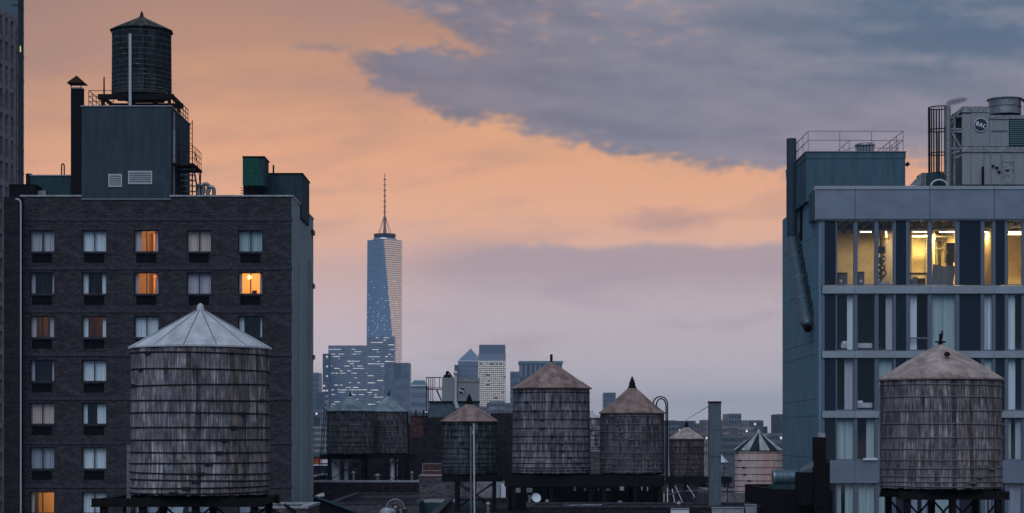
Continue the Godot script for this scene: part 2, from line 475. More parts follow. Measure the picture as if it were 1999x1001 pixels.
func sky_color(az: float, el: float) -> Color:
	var px := CX + az * F * 1.012
	var py := HY - el * F * 1.012
	# ragged cloud edges
	var w1 := fbm(px * 0.006, py * 0.016) * 20.0 + fbm(px * 0.022 + 50.0, py * 0.07) * 20.0 + nz2.get_noise_2d(px * 0.026, py * 0.13 + 9.0) * 14.0
	var w2 := fbm(px * 0.006 + 300.0, py * 0.02) * 30.0 + fbm(px * 0.03, py * 0.09 + 77.0) * 26.0
	var qx := px + w2
	var qy := py + w1
	var c := ramp(CLEAR, py + w1 * 0.15)
	# streaks of thin cloud drawn out along the horizon
	var wisp := fbm(px * 0.0022 + 700.0, py * 0.012 + px * 0.0012)
	c = c.lerp(Color8(168, 140, 138), clampf(wisp * 0.55, 0.0, 0.3) * sm(560.0, 420.0, py))
	c = c.lerp(Color8(238, 180, 134), clampf(-wisp * 0.8, 0.0, 0.35) * sm(520.0, 330.0, py) * sm(40.0, 220.0, py))
	# clear air turns greyer away from the glow, at either side and higher up
	c = c.lerp(Color8(146, 124, 124), sm(420.0, -250.0, px) * 0.75 * sm(430.0, 60.0, py))
	c = c.lerp(Color8(74, 104, 138), sm(-700.0, -4600.0, px) * 0.95)
	c = c.lerp(Color8(74, 104, 138), sm(8200.0, 11000.0, px) * 0.95)
	c = c.lerp(Color8(206, 190, 188), sm(2600.0, 5000.0, px) * sm(8800.0, 7200.0, px) * 0.65)
	# bright rim below the cloud edge
	var edge := line_at(EDGE, qx)
	var below := qy - edge
	c = c.lerp(Color8(240, 178, 132), sm(90.0, 8.0, below) * sm(-10.0, 10.0, below) * sm(760.0, 1000.0, px) * sm(1500.0, 1250.0, px) * 0.55)
	# low bank of mauve cloud
	var bank := 480.0 - 8.0 * sm(900.0, 1400.0, px) + fbm(px * 0.004 + 80.0, 3.0) * 16.0 + w1 * 0.2
	var soft := lerpf(70.0, 9.0, sm(780.0, 1000.0, px))
	var bm := sm(bank - soft, bank + soft, py) * sm(640.0, 980.0, px) * sm(10000.0, 7500.0, px)
	var bc := Color8(183, 163, 169).lerp(Color8(207, 192, 195), sm(500.0, 620.0, py)).lerp(Color8(226, 221, 221), sm(620.0, 830.0, py))
	bc = bc.lerp(Color8(176, 160, 170), clampf(fbm(px * 0.003, py * 0.014 + 500.0) * 0.9, 0.0, 0.5) * sm(780.0, 600.0, py))
	c = c.lerp(bc, bm * 0.9)
	# a smudge of cloud in the glow
	var sd := Vector2((px - 1290.0) / 110.0, (py - 428.0) / 26.0).length() + w1 * 0.02
	c = c.lerp(Color8(186, 152, 146), sm(1.2, 0.2, sd) * 0.55)
	# the grey deck
	var deck := sm(20.0, -16.0, below) * sm(640.0, 760.0, qx + (py - 100.0) * 0.2)
	var tongue_x := 970.0 - maxf(0.0, 104.0 - qy) * 1.95
	deck *= 1.0 - sm(10.0, -10.0, qy - line_at(TONGUE, qx)) * sm(30.0, -50.0, qx - tongue_x)
	# thin streak at its left end
	deck = maxf(deck, sm(1.0, 0.2, Vector2((px - 620.0) / 90.0, (py + w1 * 0.25 - 96.0) / 9.0).length()) * 0.6)
	var dc := Color8(130, 123, 135).lerp(Color8(126, 129, 147), sm(880.0, 1300.0, px)).lerp(Color8(92, 113, 136), sm(1200.0, 1850.0, px) * sm(290.0, 70.0, py))
	dc = dc.lerp(Color8(164, 151, 162), sm(90.0, 320.0, py) * sm(1100.0, 1700.0, px) * 0.85)
	var lum := fbm(px * 0.0024 - py * 0.003 + 20.0, py * 0.011 + 60.0) * 0.6 + fbm(px * 0.007 - py * 0.01, py * 0.03) * 0.28
	dc = dc.lerp(Color8(154, 148, 160), clampf(lum * 1.2, 0.0, 0.5))
	var streak := fbm(px * 0.0016 + py * 0.003 + w2 * 0.004 + 31.0, py * 0.012 - px * 0.0022 + w1 * 0.006)
	dc = dc.lerp(Color8(162, 153, 162), clampf(streak * 0.9, 0.0, 0.4)).lerp(Color8(104, 110, 130), clampf(-streak * 0.6, 0.0, 0.25))
	dc = dc.lerp(Color8(148, 141, 153), 0.28 * sm(1900.0, 1300.0, px))
	# thin places where the glow comes through
	var thin := nz2.get_noise_2d(px * 0.011 - py * 0.012 + 5.0, py * 0.05 + 2.0)
	dc = dc.lerp(Color8(196, 158, 146), clampf(thin * 1.5 - 0.25, 0.0, 0.55) * sm(1560.0, 1250.0, px) * sm(150.0, 60.0, py))
	dc = dc.lerp(Color8(106, 110, 130), clampf(-lum * 0.8, 0.0, 0.3))
	dc = dc.lerp(Color8(166, 136, 132), sm(60.0, -10.0, -below) * sm(1300.0, 900.0, px) * 0.25)
	# the deck closes over the whole sky higher up and behind
	var over := sm(-300.0, -1300.0, py + lum * 500.0)
	over = maxf(over, sm(430.0, -250.0, py) * sm(-2200.0, -5500.0, px))
	over = maxf(over, sm(430.0, -250.0, py) * sm(8000.0, 10500.0, px))
	c = c.lerp(dc, deck)
	var oc := Color8(106, 131, 160).lerp(Color8(130, 149, 172), clampf(lum, 0.0, 0.6)).lerp(Color8(90, 112, 140), clampf(-lum, 0.0, 0.6))
	c = c.lerp(oc, over)
	return c.srgb_to_linear()
func make_sky() -> PanoramaSkyMaterial:
	var W := 4096
	var H := 2048
	var cw := 512
	var ch := 256
	var coarse := Image.create(cw, ch, false, Image.FORMAT_RGBF)
	for j in ch:
		var el := PI * (0.5 - (j + 0.5) / ch)
		for i in cw:
			coarse.set_pixel(i, j, sky_color(TAU * ((i + 0.5) / cw - 0.5), maxf(el, 0.0)))
	coarse.resize(W, H, Image.INTERPOLATE_BILINEAR)
	# the part with fine cloud edges in full detail
	var x0 := int(W * (0.5 - 24.0 / 360.0))
	var x1 := int(W * (0.5 + 24.0 / 360.0))
	var y0 := int(H * (0.5 - 24.0 / 180.0))
	for j in range(y0, H / 2 + 2):
		var el := PI * (0.5 - (j + 0.5) / H)
		for i in range(x0, x1):
			coarse.set_pixel(i, j, sky_color(TAU * ((i + 0.5) / W - 0.5), maxf(el, 0.0)))
	var s := PanoramaSkyMaterial.new()
	s.panorama = ImageTexture.create_from_image(coarse)
	return s

# ---------------------------------------------------------------- water tanks
func stave_mesh(w: float, h: float, uo: float) -> ArrayMesh:
	# a plank with chamfered outer edges; outer face towards +z, UV in metres
	var t := 0.06
	var c := 0.010
	var sec := [Vector2(-w / 2, 0), Vector2(-w / 2, t - c), Vector2(-w / 2 + c, t), Vector2(w / 2 - c, t), Vector2(w / 2, t - c), Vector2(w / 2, 0)]
	var v := PackedVector3Array(); var n := PackedVector3Array(); var uv := PackedVector2Array(); var ix := PackedInt32Array()
	for i in 5:
		var a: Vector2 = sec[i]
		var b: Vector2 = sec[i + 1]
		var nn := Vector3(-(b.y - a.y), 0, b.x - a.x).normalized()
		var base := v.size()
		for p in [[a, 0.0], [b, 0.0], [b, h], [a, h]]:
			v.append(Vector3(p[0].x, p[1], p[0].y)); n.append(nn); uv.append(Vector2(uo + p[0].x, h - p[1]))
		ix.append_array([base, base + 2, base + 1, base, base + 3, base + 2])
	for e in [[0.0, Vector3.DOWN], [h, Vector3.UP]]:
		var base := v.size()
		for p in sec:
			v.append(Vector3(p.x, e[0], p.y)); n.append(e[1]); uv.append(Vector2(uo + p.x, p.y))
		for k in range(1, 5): ix.append_array([base, base + k, base + k + 1])
	return mesh_of(v, n, uv, ix)
func ring_mesh(r: float, t: float, segs: int) -> ArrayMesh:
	var v := PackedVector3Array(); var n := PackedVector3Array(); var ix := PackedInt32Array()
	var sides := 6
	for i in segs:
		var a := TAU * i / segs
		var out := Vector3(cos(a), 0, sin(a))
		for k in sides:
			var b := TAU * k / sides
			var o := out * cos(b) + Vector3.UP * sin(b)
			v.append(out * r + o * t); n.append(o)
	for i in segs:
		for k in sides:
			var i2 := (i + 1) % segs
			var k2 := (k + 1) % sides
			ix.append_array([i * sides + k, i2 * sides + k, i * sides + k2, i * sides + k2, i2 * sides + k, i2 * sides + k2])
	return mesh_of(v, n, PackedVector2Array(), ix)
func panel_mesh(r0: float, r1: float, rise: float, ang: float, sag: float) -> ArrayMesh:
	# one flat wedge of a conical roof about +z, with a folded lower edge
	var st := SurfaceTool.new()
	st.begin(Mesh.PRIMITIVE_TRIANGLES)
	st.set_smooth_group(-1)
	var h := ang / 2.0
	var top := [Vector3(sin(-h) * r0, rise, cos(h) * r0), Vector3(sin(h) * r0, rise, cos(h) * r0)]
	var mid_r := lerpf(r0, r1, 0.55)
	var mid := [Vector3(sin(-h) * mid_r, rise * 0.45 + sag, cos(h) * mid_r), Vector3(sin(h) * mid_r, rise * 0.45 + sag, cos(h) * mid_r)]
	var low := [Vector3(sin(-h) * r1, 0, cos(h) * r1), Vector3(sin(h) * r1, 0, cos(h) * r1)]
	var lip := [low[0] + Vector3(0, -0.05, 0), low[1] + Vector3(0, -0.05, 0)]
	for q in [[top, mid], [mid, low], [low, lip]]:
		for w in [q[0][0], q[0][1], q[1][1], q[0][0], q[1][1], q[1][0]]: st.add_vertex(w)
	for q in [[lip[1], lip[0], top[0]], [lip[1], top[0], top[1]]]:
		for w in q: st.add_vertex(w + Vector3(0, -0.004, 0))
	st.generate_normals()
	return st.commit()
func tank(o: Dictionary) -> Node3D:
	var d: float = o.d
	var r: float = (o.px1 - o.px0) * 0.5 * d / F
	var cx := wx((o.px0 + o.px1) * 0.5, d)
	var y0 := wy(o.bottom, d)
	var y1 := wy(o.eave, d)
	var h := y1 - y0
	var taper: float = o.get("taper", 0.985)
	var rt := r * taper
	var base := Vector3(cx, y0, -d)
	var t := thing("water_tank", o.label, "water tank", base, "rooftop water tanks")
	var tilt := atan2(r - rt, h)
	var w: float = o.get("plank", 0.15)
	var n := int(round(TAU * r / w))
	w = TAU * r / n
	var variants := []
	for i in 6: variants.append(stave_mesh(w * 0.992, h, i * 1.31))
	var seed_n: int = o.get("seed", 1)
	var rg := RandomNumberGenerator.new()
	rg.seed = seed_n * 917 + 5
	var drift := rg.randf() * 10.0
	for i in n:
		var a := TAU * i / n
		# tones drift slowly round the tank, as boards of one batch weather alike
		var f := 3.0 + fbm(i * 0.22 + drift * 30.0, seed_n * 40.0) * 4.6 + rg.randf_range(-1.3, 1.3)
		var m: Material = M["stave_%s_%d" % [o.wood, clampi(int(round(f)), 0, 6)]]
		var b := Basis(Vector3.UP, a) * Basis(Vector3.RIGHT, -tilt)
		var outv := Vector3(sin(a), 0, cos(a))
		put(t, "stave", variants[rg.randi() % 6], m, Transform3D(b, base + outv * (r - 0.06 + rg.randf_range(-0.006, 0.006)) + Vector3.UP * rg.randf_range(-0.02, 0.02)))
	var core := CylinderMesh.new()
	core.bottom_radius = r - 0.075; core.top_radius = rt - 0.075; core.height = h - 0.06; core.radial_segments = 40
	put(t, "lining", core, M["stave_%s_2" % o.wood], Transform3D(Basis(), base + Vector3.UP * h * 0.5))
	# hoops, closer together lower down where the water presses hardest
	var ring := ring_mesh(1.0, o.get("rod", 0.02) / r, 56)
	var hm: Material = M[o.get("hoop", "hoop")]
	var hoops: Array = o.get("hoops", [])
	if hoops.is_empty():
		var k: int = o.get("n_hoops", 11)
		for i in k: hoops.append(o.bottom - (o.bottom - o.eave) * (0.025 + 0.92 * pow(float(i) / (k - 1), 1.35)))
	var lugs: Array = o.get("lugs", [])
	for i in hoops.size():
		var y := wy(hoops[i], d)
		var f := (y - y0) / h
		var rr := lerpf(r, rt, f) + 0.008
		var b := Basis(Vector3(rg.randf_range(-1, 1), 0, rg.randf_range(-1, 1)).normalized(), rg.randf_range(0.0, o.get("slack", 0.009))).scaled_local(Vector3(rr, r, rr))
		var hp := put(t, "hoop", ring, hm, Transform3D(b, Vector3(cx, y, -d)))
		var ang: float
		if i < lugs.size(): ang = asin(clampf((wx(lugs[i], d) - cx) / rr, -0.98, 0.98))
		else: ang = (i - hoops.size() * 0.5) * -0.17 + rg.randf_range(-0.1, 0.1) + o.get("lug_turn", 0.0)
		var lb := BoxMesh.new()
		lb.size = Vector3(0.24, 0.075, 0.07)
		put(hp, "lug", lb, hm, Transform3D(Basis(Vector3.UP, ang), Vector3(cx + sin(ang) * (rr + 0.025), y, -d + cos(ang) * (rr + 0.025))))
	# roof
	var rise: float = (o.eave - o.apex) * d / F
	var re: float = rt + o.get("overhang", 0.06)
	var np: int = o.get("panels", 14)
	var pm := panel_mesh(0.10, re / cos(PI / np), rise - 0.03, TAU / np, o.get("sag", 0.0))
	var ph: float = o.get("roof_turn", 0.1)
	for i in np:
		var m: Material
		if o.roof == "stripe": m = M.roof_stripe_dark if i % 2 else M.roof_stripe_pale
		else: m = M["roof_%s_%d" % [o.roof, [0, 1, 2, 1, 2, 0, 1, 0, 2][(i * 5 + seed_n) % 9]]]
		var a := ph + TAU * i / np
		var rp := put(t, "roof_panel", pm, m, Transform3D(Basis(Vector3.UP, a), Vector3(cx, y1 + 0.02, -d)))
		if o.get("seams", true):
			var sa := a + PI / np
			var p0 := Vector3(cx + sin(sa) * 0.1, y1 + rise - 0.005, -d + cos(sa) * 0.1)
			var p1 := Vector3(cx + sin(sa) * re / cos(PI / np), y1 + 0.02, -d + cos(sa) * re / cos(PI / np))
			var pmid := p0.lerp(p1, 0.55) + Vector3.UP * float(o.get("sag", 0.0))
			tube(rp, "seam", M.roof_seam, [p0, pmid, p1], 0.016, 5)
	var apex := Vector3(cx, y1 + rise - 0.02, -d)
	match o.get("finial", "cap"):
		"cap":
			lathe(t, "roof_cap", M["roof_%s_0" % o.roof] if o.roof != "stripe" else M.roof_stripe_pale, apex, [Vector2(0.2, -0.09), Vector2(0.12, 0.02), Vector2(0.10, 0.14), Vector2(0.04, 0.2), Vector2(0.0, 0.22)], 14)
		"pipe":
			rod(t, "vent_pipe", M.flue_black, apex - Vector3.UP * 0.1, apex + Vector3.UP * 0.42, 0.075)
		"urn":
			lathe(t, "finial", M.flue_black, apex, [Vector2(0.24, -0.1), Vector2(0.17, 0.05), Vector2(0.17, 0.2), Vector2(0.10, 0.24), Vector2(0.14, 0.3), Vector2(0.07, 0.38), Vector2(0.05, 0.5), Vector2(0.0, 0.52)], 12)
		"tall":
			lathe(t, "finial", M.steel_rust, apex, [Vector2(0.26, -0.12), Vector2(0.22, 0.0), Vector2(0.12, 0.06), Vector2(0.11, 0.22), Vector2(0.06, 0.3), Vector2(0.03, 0.42), Vector2(0.0, 0.44)], 12)
		"valve":
			lathe(t, "finial", M.flue_black, apex, [Vector2(0.16, -0.08), Vector2(0.09, 0.02), Vector2(0.065, 0.1), Vector2(0.045, 0.2), Vector2(0.045, 0.36), Vector2(0.0, 0.38)], 12)
			rod(t, "valve_arm", M.flue_black, apex + Vector3(-0.17, 0.1, 0), apex + Vector3(0.17, 0.1, 0), 0.03)
			rod(t, "valve_stem", M.flue_black, apex + Vector3(0.03, 0.2, 0.05), apex + Vector3(0.05, 0.46, 0.05), 0.03)
	# floor joists under the staves
	for i in 5:
		var zz := -d + (i - 2) * r * 0.38
		var half := sqrt(maxf(0.01, r * r - pow((i - 2) * r * 0.38, 2))) * 0.97
		bx(t, "floor_joist", M.steel_black, Vector3(cx - half, y0 - 0.1, zz - 0.06), Vector3(cx + half, y0 + 0.03, zz + 0.06))
	return t
# steel frame under a tank: girders, legs and braces down to the roof at y_roof
func stand(label: String, px0: float, px1: float, d: float, deep: float, py_top: float, girder: float, y_roof: float, legs: Array, m: Material, brace := true) -> Node3D:
	var x0 := wx(px0, d)
	var x1 := wx(px1, d)
	var yt := wy(py_top, d)
	var t := thing("tank_stand", label, "tank stand", Vector3((x0 + x1) * 0.5, y_roof, -d), "steel stands under the water tanks")
	for k in 2:
		var z := -d + deep * (0.5 - k)
		bx(t, "girder", m, Vector3(x0, yt - girder, z - 0.11), Vector3(x1, yt, z + 0.11))
		bx(t, "flange", m, Vector3(x0 - 0.01, yt - girder - 0.03, z - 0.17), Vector3(x1 + 0.01, yt - girder + 0.01, z + 0.17))
		var prev := INF
		for l in legs:
			var x := wx(l, d)
			bx(t, "leg", m, Vector3(x - 0.10, y_roof, z - 0.10), Vector3(x + 0.10, yt - girder - 0.03, z + 0.10))
			bx(t, "base_plate", m, Vector3(x - 0.2, y_roof, z - 0.2), Vector3(x + 0.2, y_roof + 0.03, z + 0.2))
			if brace and prev < INF:
				bar(t, "brace", m, Vector3(prev, y_roof + 0.15, z), Vector3(x, yt - girder - 0.1, z), 0.06)
				bar(t, "brace", m, Vector3(x, y_roof + 0.15, z + 0.02), Vector3(prev, yt - girder - 0.1, z + 0.02), 0.06)
			prev = x
	for k in 4:
		var x := lerpf(x0 + 0.2, x1 - 0.2, k / 3.0)
		bx(t, "cross_beam", m, Vector3(x - 0.08, yt - 0.22, -d - deep * 0.5 + 0.11), Vector3(x + 0.08, yt - 0.012, -d + deep * 0.5 - 0.11))
	return t
func ladder(label: String, a: Vector3, b: Vector3, across: Vector3, w: float, m: Material, step := 0.3) -> Node3D:
	var t := thing("ladder", label, "ladder", a)
	for s in [-0.5, 0.5]: bar(t, "rail", m, a + across * w * s, b + across * w * s, 0.05)
	var n := int(a.distance_to(b) / step)
	for i in n:
		var c := a.lerp(b, (i + 0.5) / n)
		bar(t, "rung", m, c - across * w * 0.5, c + across * w * 0.5, 0.03)
	return t
# railing along a polyline of foot points, part of another thing or a thing of its own
func railing(t: Node, pts: Array, h: float, m: Material, rails: Array, gap: float, r := 0.03) -> void:
	for i in pts.size() - 1:
		var a: Vector3 = pts[i]
		var b: Vector3 = pts[i + 1]
		for f in rails: bar(t, "rail", m, a + Vector3.UP * h * f, b + Vector3.UP * h * f, r * 1.6)
		var n := maxi(1, int(round(a.distance_to(b) / gap)))
		for k in (n + 1 if i == pts.size() - 2 else n): bar(t, "post", m, a.lerp(b, float(k) / n), a.lerp(b, float(k) / n) + Vector3.UP * h, r * 1.6)
func text_mesh(s: String, size: float, deep: float) -> TextMesh:
	var f := SystemFont.new()
	f.font_names = PackedStringArray(["Droid Sans"])
	f.font_weight = 700
	var t := TextMesh.new()
	t.text = s
	t.font = f
	t.font_size = 64
	t.pixel_size = size / 64.0
	t.depth = deep
	return t
func logo(parent: Node, at: Vector3, r: float) -> void:
	var disc := rod(parent, "logo_disc", M.logo_navy, at, at + Vector3(0, 0, 0.03), r, -1.0, 28)
	put(disc, "logo_rim", ring_mesh(r * 0.96, r * 0.045, 28), M.logo_white, Transform3D(Basis(Vector3.RIGHT, PI / 2), at + Vector3(0, 0, 0.032)))
	var i := 0
	for ch in ["B", "A", "C"]:
		put(disc, "letter", text_mesh(ch, r * 0.8, 0.012), M.logo_white, Transform3D(Basis(Vector3.BACK, -0.3), at + Vector3((i - 1) * r * 0.5, (1 - i) * r * 0.2, 0.04)))
		i += 1

# ---------------------------------------------------------------- the hotel in dark brick
const LD := 122.0
func lamp_in(room: Node, at: Vector3, c: Color, e: float, r := 0.16) -> void:
	var s := SphereMesh.new()
	s.radius = r; s.height = r * 2.0; s.radial_segments = 12; s.rings = 6
	put(room, "lamp", s, M.lamp_warm, Transform3D(Basis(), at))
	var l := OmniLight3D.new()
	l.name = "room_lamp_light"
	l.light_color = c
	l.light_energy = e
	l.light_size = r
	l.omni_range = 8.0
	l.omni_attenuation = 2.0
	l.shadow_enabled = true
	room.add_child(l, true)
	l.global_position = at
func hotel_window(b: Node, x0: float, x1: float, y0: float, y1: float, st: Dictionary, sd: int) -> void:
	var z := -LD
	var w := group_node(b, "window", Vector3((x0 + x1) * 0.5, y0, z))
	var f := 0.055
	var zf := z - 0.16
	bx(w, "frame", M.frame_dark, Vector3(x0, y0, zf - 0.06), Vector3(x0 + f, y1, zf))
	bx(w, "frame", M.frame_dark, Vector3(x1 - f, y0, zf - 0.06), Vector3(x1, y1, zf))
	bx(w, "frame", M.frame_dark, Vector3(x0 + f, y0, zf - 0.06), Vector3(x1 - f, y0 + f, zf))
	bx(w, "frame", M.frame_dark, Vector3(x0 + f, y1 - f, zf - 0.06), Vector3(x1 - f, y1, zf))
	var xm := (x0 + x1) * 0.5
	bx(w, "mullion", M.frame_dark, Vector3(xm - 0.035, y0 + f, zf - 0.055), Vector3(xm + 0.035, y1 - f, zf + 0.006))
	bx(w, "sill", M.stone_band, Vector3(x0 - 0.06, y0 - 0.07, z - 0.15), Vector3(x1 + 0.06, y0 - 0.002, z + 0.05))
	for k in 2:
		var a := x0 + f if k == 0 else xm + 0.035
		var c := xm - 0.035 if k == 0 else x1 - f
		var q := QuadMesh.new()
		q.size = Vector2(c - a, y1 - y0 - 2 * f)
		put(w, "pane", q, M.glass, Transform3D(Basis(), Vector3((a + c) * 0.5, (y0 + y1) * 0.5, zf - 0.03)))
	var rm := "room_" + String(st.get("room", "dark"))
	var ra := Vector3(xm - 1.45, y0 - 0.75, z - 3.4)
	var rb := Vector3(xm + 1.45, y1 + 0.3, z - 0.31)
	room_shell(w, M[rm], ra, rb)
	# curtains: [share of the width covered from the left, share covered from the right, cloth]
	var cu: Array = st.get("curtain", [])
	if cu.size():
		for k in 2:
			var share: float = cu[k]
			if share <= 0.0: continue
			var cw: float = (x1 - x0) * share
			var cxx := x0 + cw * 0.5 if k == 0 else x1 - cw * 0.5
			put(w, "curtain", curtain_mesh(cw + 0.06, y1 - y0 + 0.25, maxi(3, int(cw * 7.5)), 0.075, sd * 3 + k), M["cloth_" + String(cu[2])], Transform3D(Basis(), Vector3(cxx, (y0 + y1) * 0.5, z - 0.33 - 0.06)))
	if st.has("light"):
		lamp_in(w, Vector3(xm + st.get("lx", 0.6), y1 - 0.15, z - st.get("lz", 1.9)), lin(1.0, 0.55, 0.2), st.light, 0.14)
	# sleeve for the air conditioner
	var ax0 := xm - 0.66
	var ax1 := xm + 0.66
	var ay1 := y0 - 0.13
	var ay0 := y0 - 0.13 - 0.58
	var ac := group_node(b, "air_conditioner_grille", Vector3(xm, ay0, z - 0.1))
	bx(ac, "grille_back", M.sleeve_dark, Vector3(ax0, ay0, z - 0.3), Vector3(ax1, ay1, z - 0.17))
	for i in 6:
		var yy := lerpf(ay0 + 0.05, ay1 - 0.05, i / 5.0)
		bx(ac, "grille_slat", M.sleeve_dark, Vector3(ax0, yy - 0.018, z - 0.17), Vector3(ax1, yy + 0.018, z - 0.12))
func hotel() -> void:
	var d := LD
	var x0 := wx(41, d)
	var x1 := wx(570, d)
	var top := wy(383, d)
	var zb := -135.0
	var b := thing("brick_hotel", "dark brick hotel with rows of curtained windows and white metal coping", "building", Vector3((x0 + x1) * 0.5, 0, (-d + zb) * 0.5))
	var holes := []
	var wins := []
	var rows := [449.0, 531.5, 616.5, 702.0, 785.5, 873.0, 959.5]
	var cols := [58.5, 160.0, 262.0, 364.5, 465.0]
	for r in rows.size():
		for c in cols.size():
			var a := Vector2(wx(cols[c], d), wy(rows[r] + 42.5, d))
			var e := Vector2(wx(cols[c] + 48.0, d), wy(rows[r], d))
			holes.append(Rect2(a, e - a))
			var xm := (a.x + e.x) * 0.5
			holes.append(Rect2(xm - 0.66, a.y - 0.71, 1.32, 0.58))
			wins.append([r, c, a, e])
	holed_wall(b, "wall", M.brick_dark, Rect2(x0, 0, x1 - x0, top - 0.02), -d, 0.3, holes)
	bx(b, "side_wall", M.stucco_side, Vector3(x1 - 0.3, 0, zb), Vector3(x1 + 0.02, top - 0.02, -d - 0.004))
	bx(b, "side_wall", M.stucco_navy, Vector3(x0, 0, zb), Vector3(x0 + 0.3, top - 0.02, -d - 0.004))
	bx(b, "back_wall", M.brick_dark, Vector3(x0 + 0.3, 0, zb), Vector3(x1 - 0.3, top - 0.02, zb + 0.3))
	bx(b, "roof", M.tar, Vector3(x0 + 0.3, top - 1.1, zb + 0.3), Vector3(x1 - 0.3, top - 0.9, -d - 0.31))
	# coping
	bx(b, "coping", M.coping, Vector3(x0 - 0.05, top - 0.02, -d - 0.35), Vector3(wx(160, d) - 0.004, top + 0.08, -d + 0.06))
	bx(b, "coping", M.coping, Vector3(wx(332, d), top - 0.02, -d - 0.35), Vector3(x1 + 0.08, top + 0.08, -d + 0.06))
	bx(b, "coping", M.coping, Vector3(x1 - 0.32, top - 0.02, zb), Vector3(x1 + 0.08, top + 0.08, -d - 0.354))
	for py in [427.5, 523.0, 607.0, 692.0, 777.5, 864.0, 949.0]:
		pb(b, "string_course", M.stone_band, 41, 570.5, py - 3.0, py + 3.0, d - 0.05, 0.06)
	# strip of pilaster and pipes on the stucco side
	for q in [[126.0, 0.10], [131.5, 0.06], [133.0, 0.06]]:
		rod(b, "drain_pipe", M.stucco_side, Vector3(x1 + 0.09, 20, -q[0]), Vector3(x1 + 0.09, top - 2.0 - q[1] * 20.0, -q[0]), q[1])
	for y in [wy(455, 133), wy(560, 133), wy(700, 133)]:
		bx(b, "wall_bracket", M.frame_dark, Vector3(x1 + 0.02, y, -134.6), Vector3(x1 + 0.2, y + 0.3, -133.4))
	# window states, from the top floor down
	var B := {"curtain": [0.5, 0.5, "blue"]}
	var states := {
		"0_0": {"curtain": [0.46, 0.46, "grey"]}, "0_1": B, "0_2": {"room": "warm", "curtain": [0.26, 0.16, "grey"], "light": 1.7}, "0_3": {"curtain": [0.5, 0.5, "beige"]}, "0_4": {"curtain": [0.5, 0.5, "green"]},
		"1_0": {"curtain": [0.16, 0.12, "grey"]}, "1_1": {"room": "brown", "curtain": [0.2, 0.2, "blue"]}, "1_2": {"room": "warm", "curtain": [0.14, 0.12, "grey"], "light": 1.6}, "1_3": {"curtain": [0.48, 0.48, "grey"]}, "1_4": {"room": "warm", "curtain": [0.12, 0.12, "dim"], "light": 3.4, "lx": -0.3},
		"2_0": {"room": "brown", "curtain": [0.2, 0.22, "grey"], "light": 0.9}, "2_1": {"room": "brown", "curtain": [0.2, 0.18, "blue"], "light": 0.35}, "2_2": B, "2_3": B, "2_4": {"curtain": [0.2, 0.1, "blue"]},
		"3_0": {"curtain": [0.14, 0.12, "grey"]}, "3_1": B, "4_0": {"curtain": [0.5, 0.5, "beige"]}, "4_1": {"curtain": [0.17, 0.4, "blue"]}, "5_0": {"curtain": [0.48, 0.48, "dim"]}, "5_1": B, "6_0": {"room": "warm", "curtain": [0.12, 0.06, "grey"], "light": 1.4}, "6_1": B,
	}
	for w in wins:
		var key := "%d_%d" % [w[0], w[1]]
		hotel_window(b, w[2].x, w[3].x, w[2].y, w[3].y, states.get(key, {"curtain": [0.5, 0.5, "dim"]}), w[0] * 5 + w[1])
	# furniture seen in the lit rooms
	var yb := wy(491.5, d) - 0.75
	for e in [[286.0, 491.5, "top floor"], [286.0, 574.0, "floor below the top"]]:
		var fx := wx(e[0], d)
		var fy: float = wy(e[1], d) - 0.75
		var wd := thing("wardrobe", "dark red wardrobe in a gilt frame inside the lit hotel room, " + e[2], "wardrobe", Vector3(fx + 0.35, fy, -d - 3.1), "wardrobes in hotel rooms")
		bx(wd, "carcass", M.wood_red, Vector3(fx + 0.05, fy, -d - 3.39), Vector3(fx + 0.75, fy + 2.0, -d - 2.9))
		for k in 4: bx(wd, "drawer_front", M.gilt, Vector3(fx + 0.12, fy + 0.9 + k * 0.26, -d - 2.9), Vector3(fx + 0.45, fy + 1.06 + k * 0.26, -d - 2.88))
		bx(wd, "side_frame", M.gilt, Vector3(fx - 0.08, fy, -d - 3.39), Vector3(fx + 0.05, fy + 2.1, -d - 2.85))
		bx(wd, "cornice", M.gilt, Vector3(fx - 0.08, fy + 2.1, -d - 3.39), Vector3(fx + 0.9, fy + 2.22, -d - 2.82))
	var bc := thing("bookcase", "bookcase with reddish spines in the dim third floor hotel room", "bookcase", Vector3(wx(84, d), wy(659, d) - 0.75, -d - 3.0))
	var by := wy(659, d) - 0.75
	bx(bc, "carcass", M.gilt, Vector3(wx(76, d), by, -d - 3.39), Vector3(wx(98, d), by + 2.2, -d - 3.1))
	for k in 5: bx(bc, "shelf_row", M.wood_red, Vector3(wx(77, d), by + 0.2 + k * 0.4, -d - 3.1), Vector3(wx(96, d), by + 0.45 + k * 0.4, -d - 3.05))
	var ly := wy(574, d) - 0.75
	var chair := thing("armchair", "dark armchair against the yellow wall of a lit hotel room", "chair", Vector3(wx(487, d), ly, -d - 1.6))
	bx(chair, "seat", M.sleeve_dark, Vector3(wx(479, d), ly + 0.3, -d - 2.0), Vector3(wx(493, d), ly + 0.5, -d - 1.4))
	bx(chair, "backrest", M.sleeve_dark, Vector3(wx(484, d), ly + 0.5, -d - 2.1), Vector3(wx(493, d), ly + 1.15, -d - 2.0))
	for q in [[480.0, -1.45], [492.0, -1.45], [480.0, -1.95], [492.0, -1.95]]:
		bx(chair, "leg", M.sleeve_dark, Vector3(wx(q[0], d) - 0.03, ly, -d + q[1] - 0.03), Vector3(wx(q[0], d) + 0.03, ly + 0.3, -d + q[1] + 0.03))
	# pipe at the joint with the dark neighbour
	var pp := []
	for q in [[31, 388.5], [36, 389], [39.5, 391.5], [41, 396], [41.2, 410], [41.2, 1150]]: pp.append(wp(q[0], q[1], 120.9))
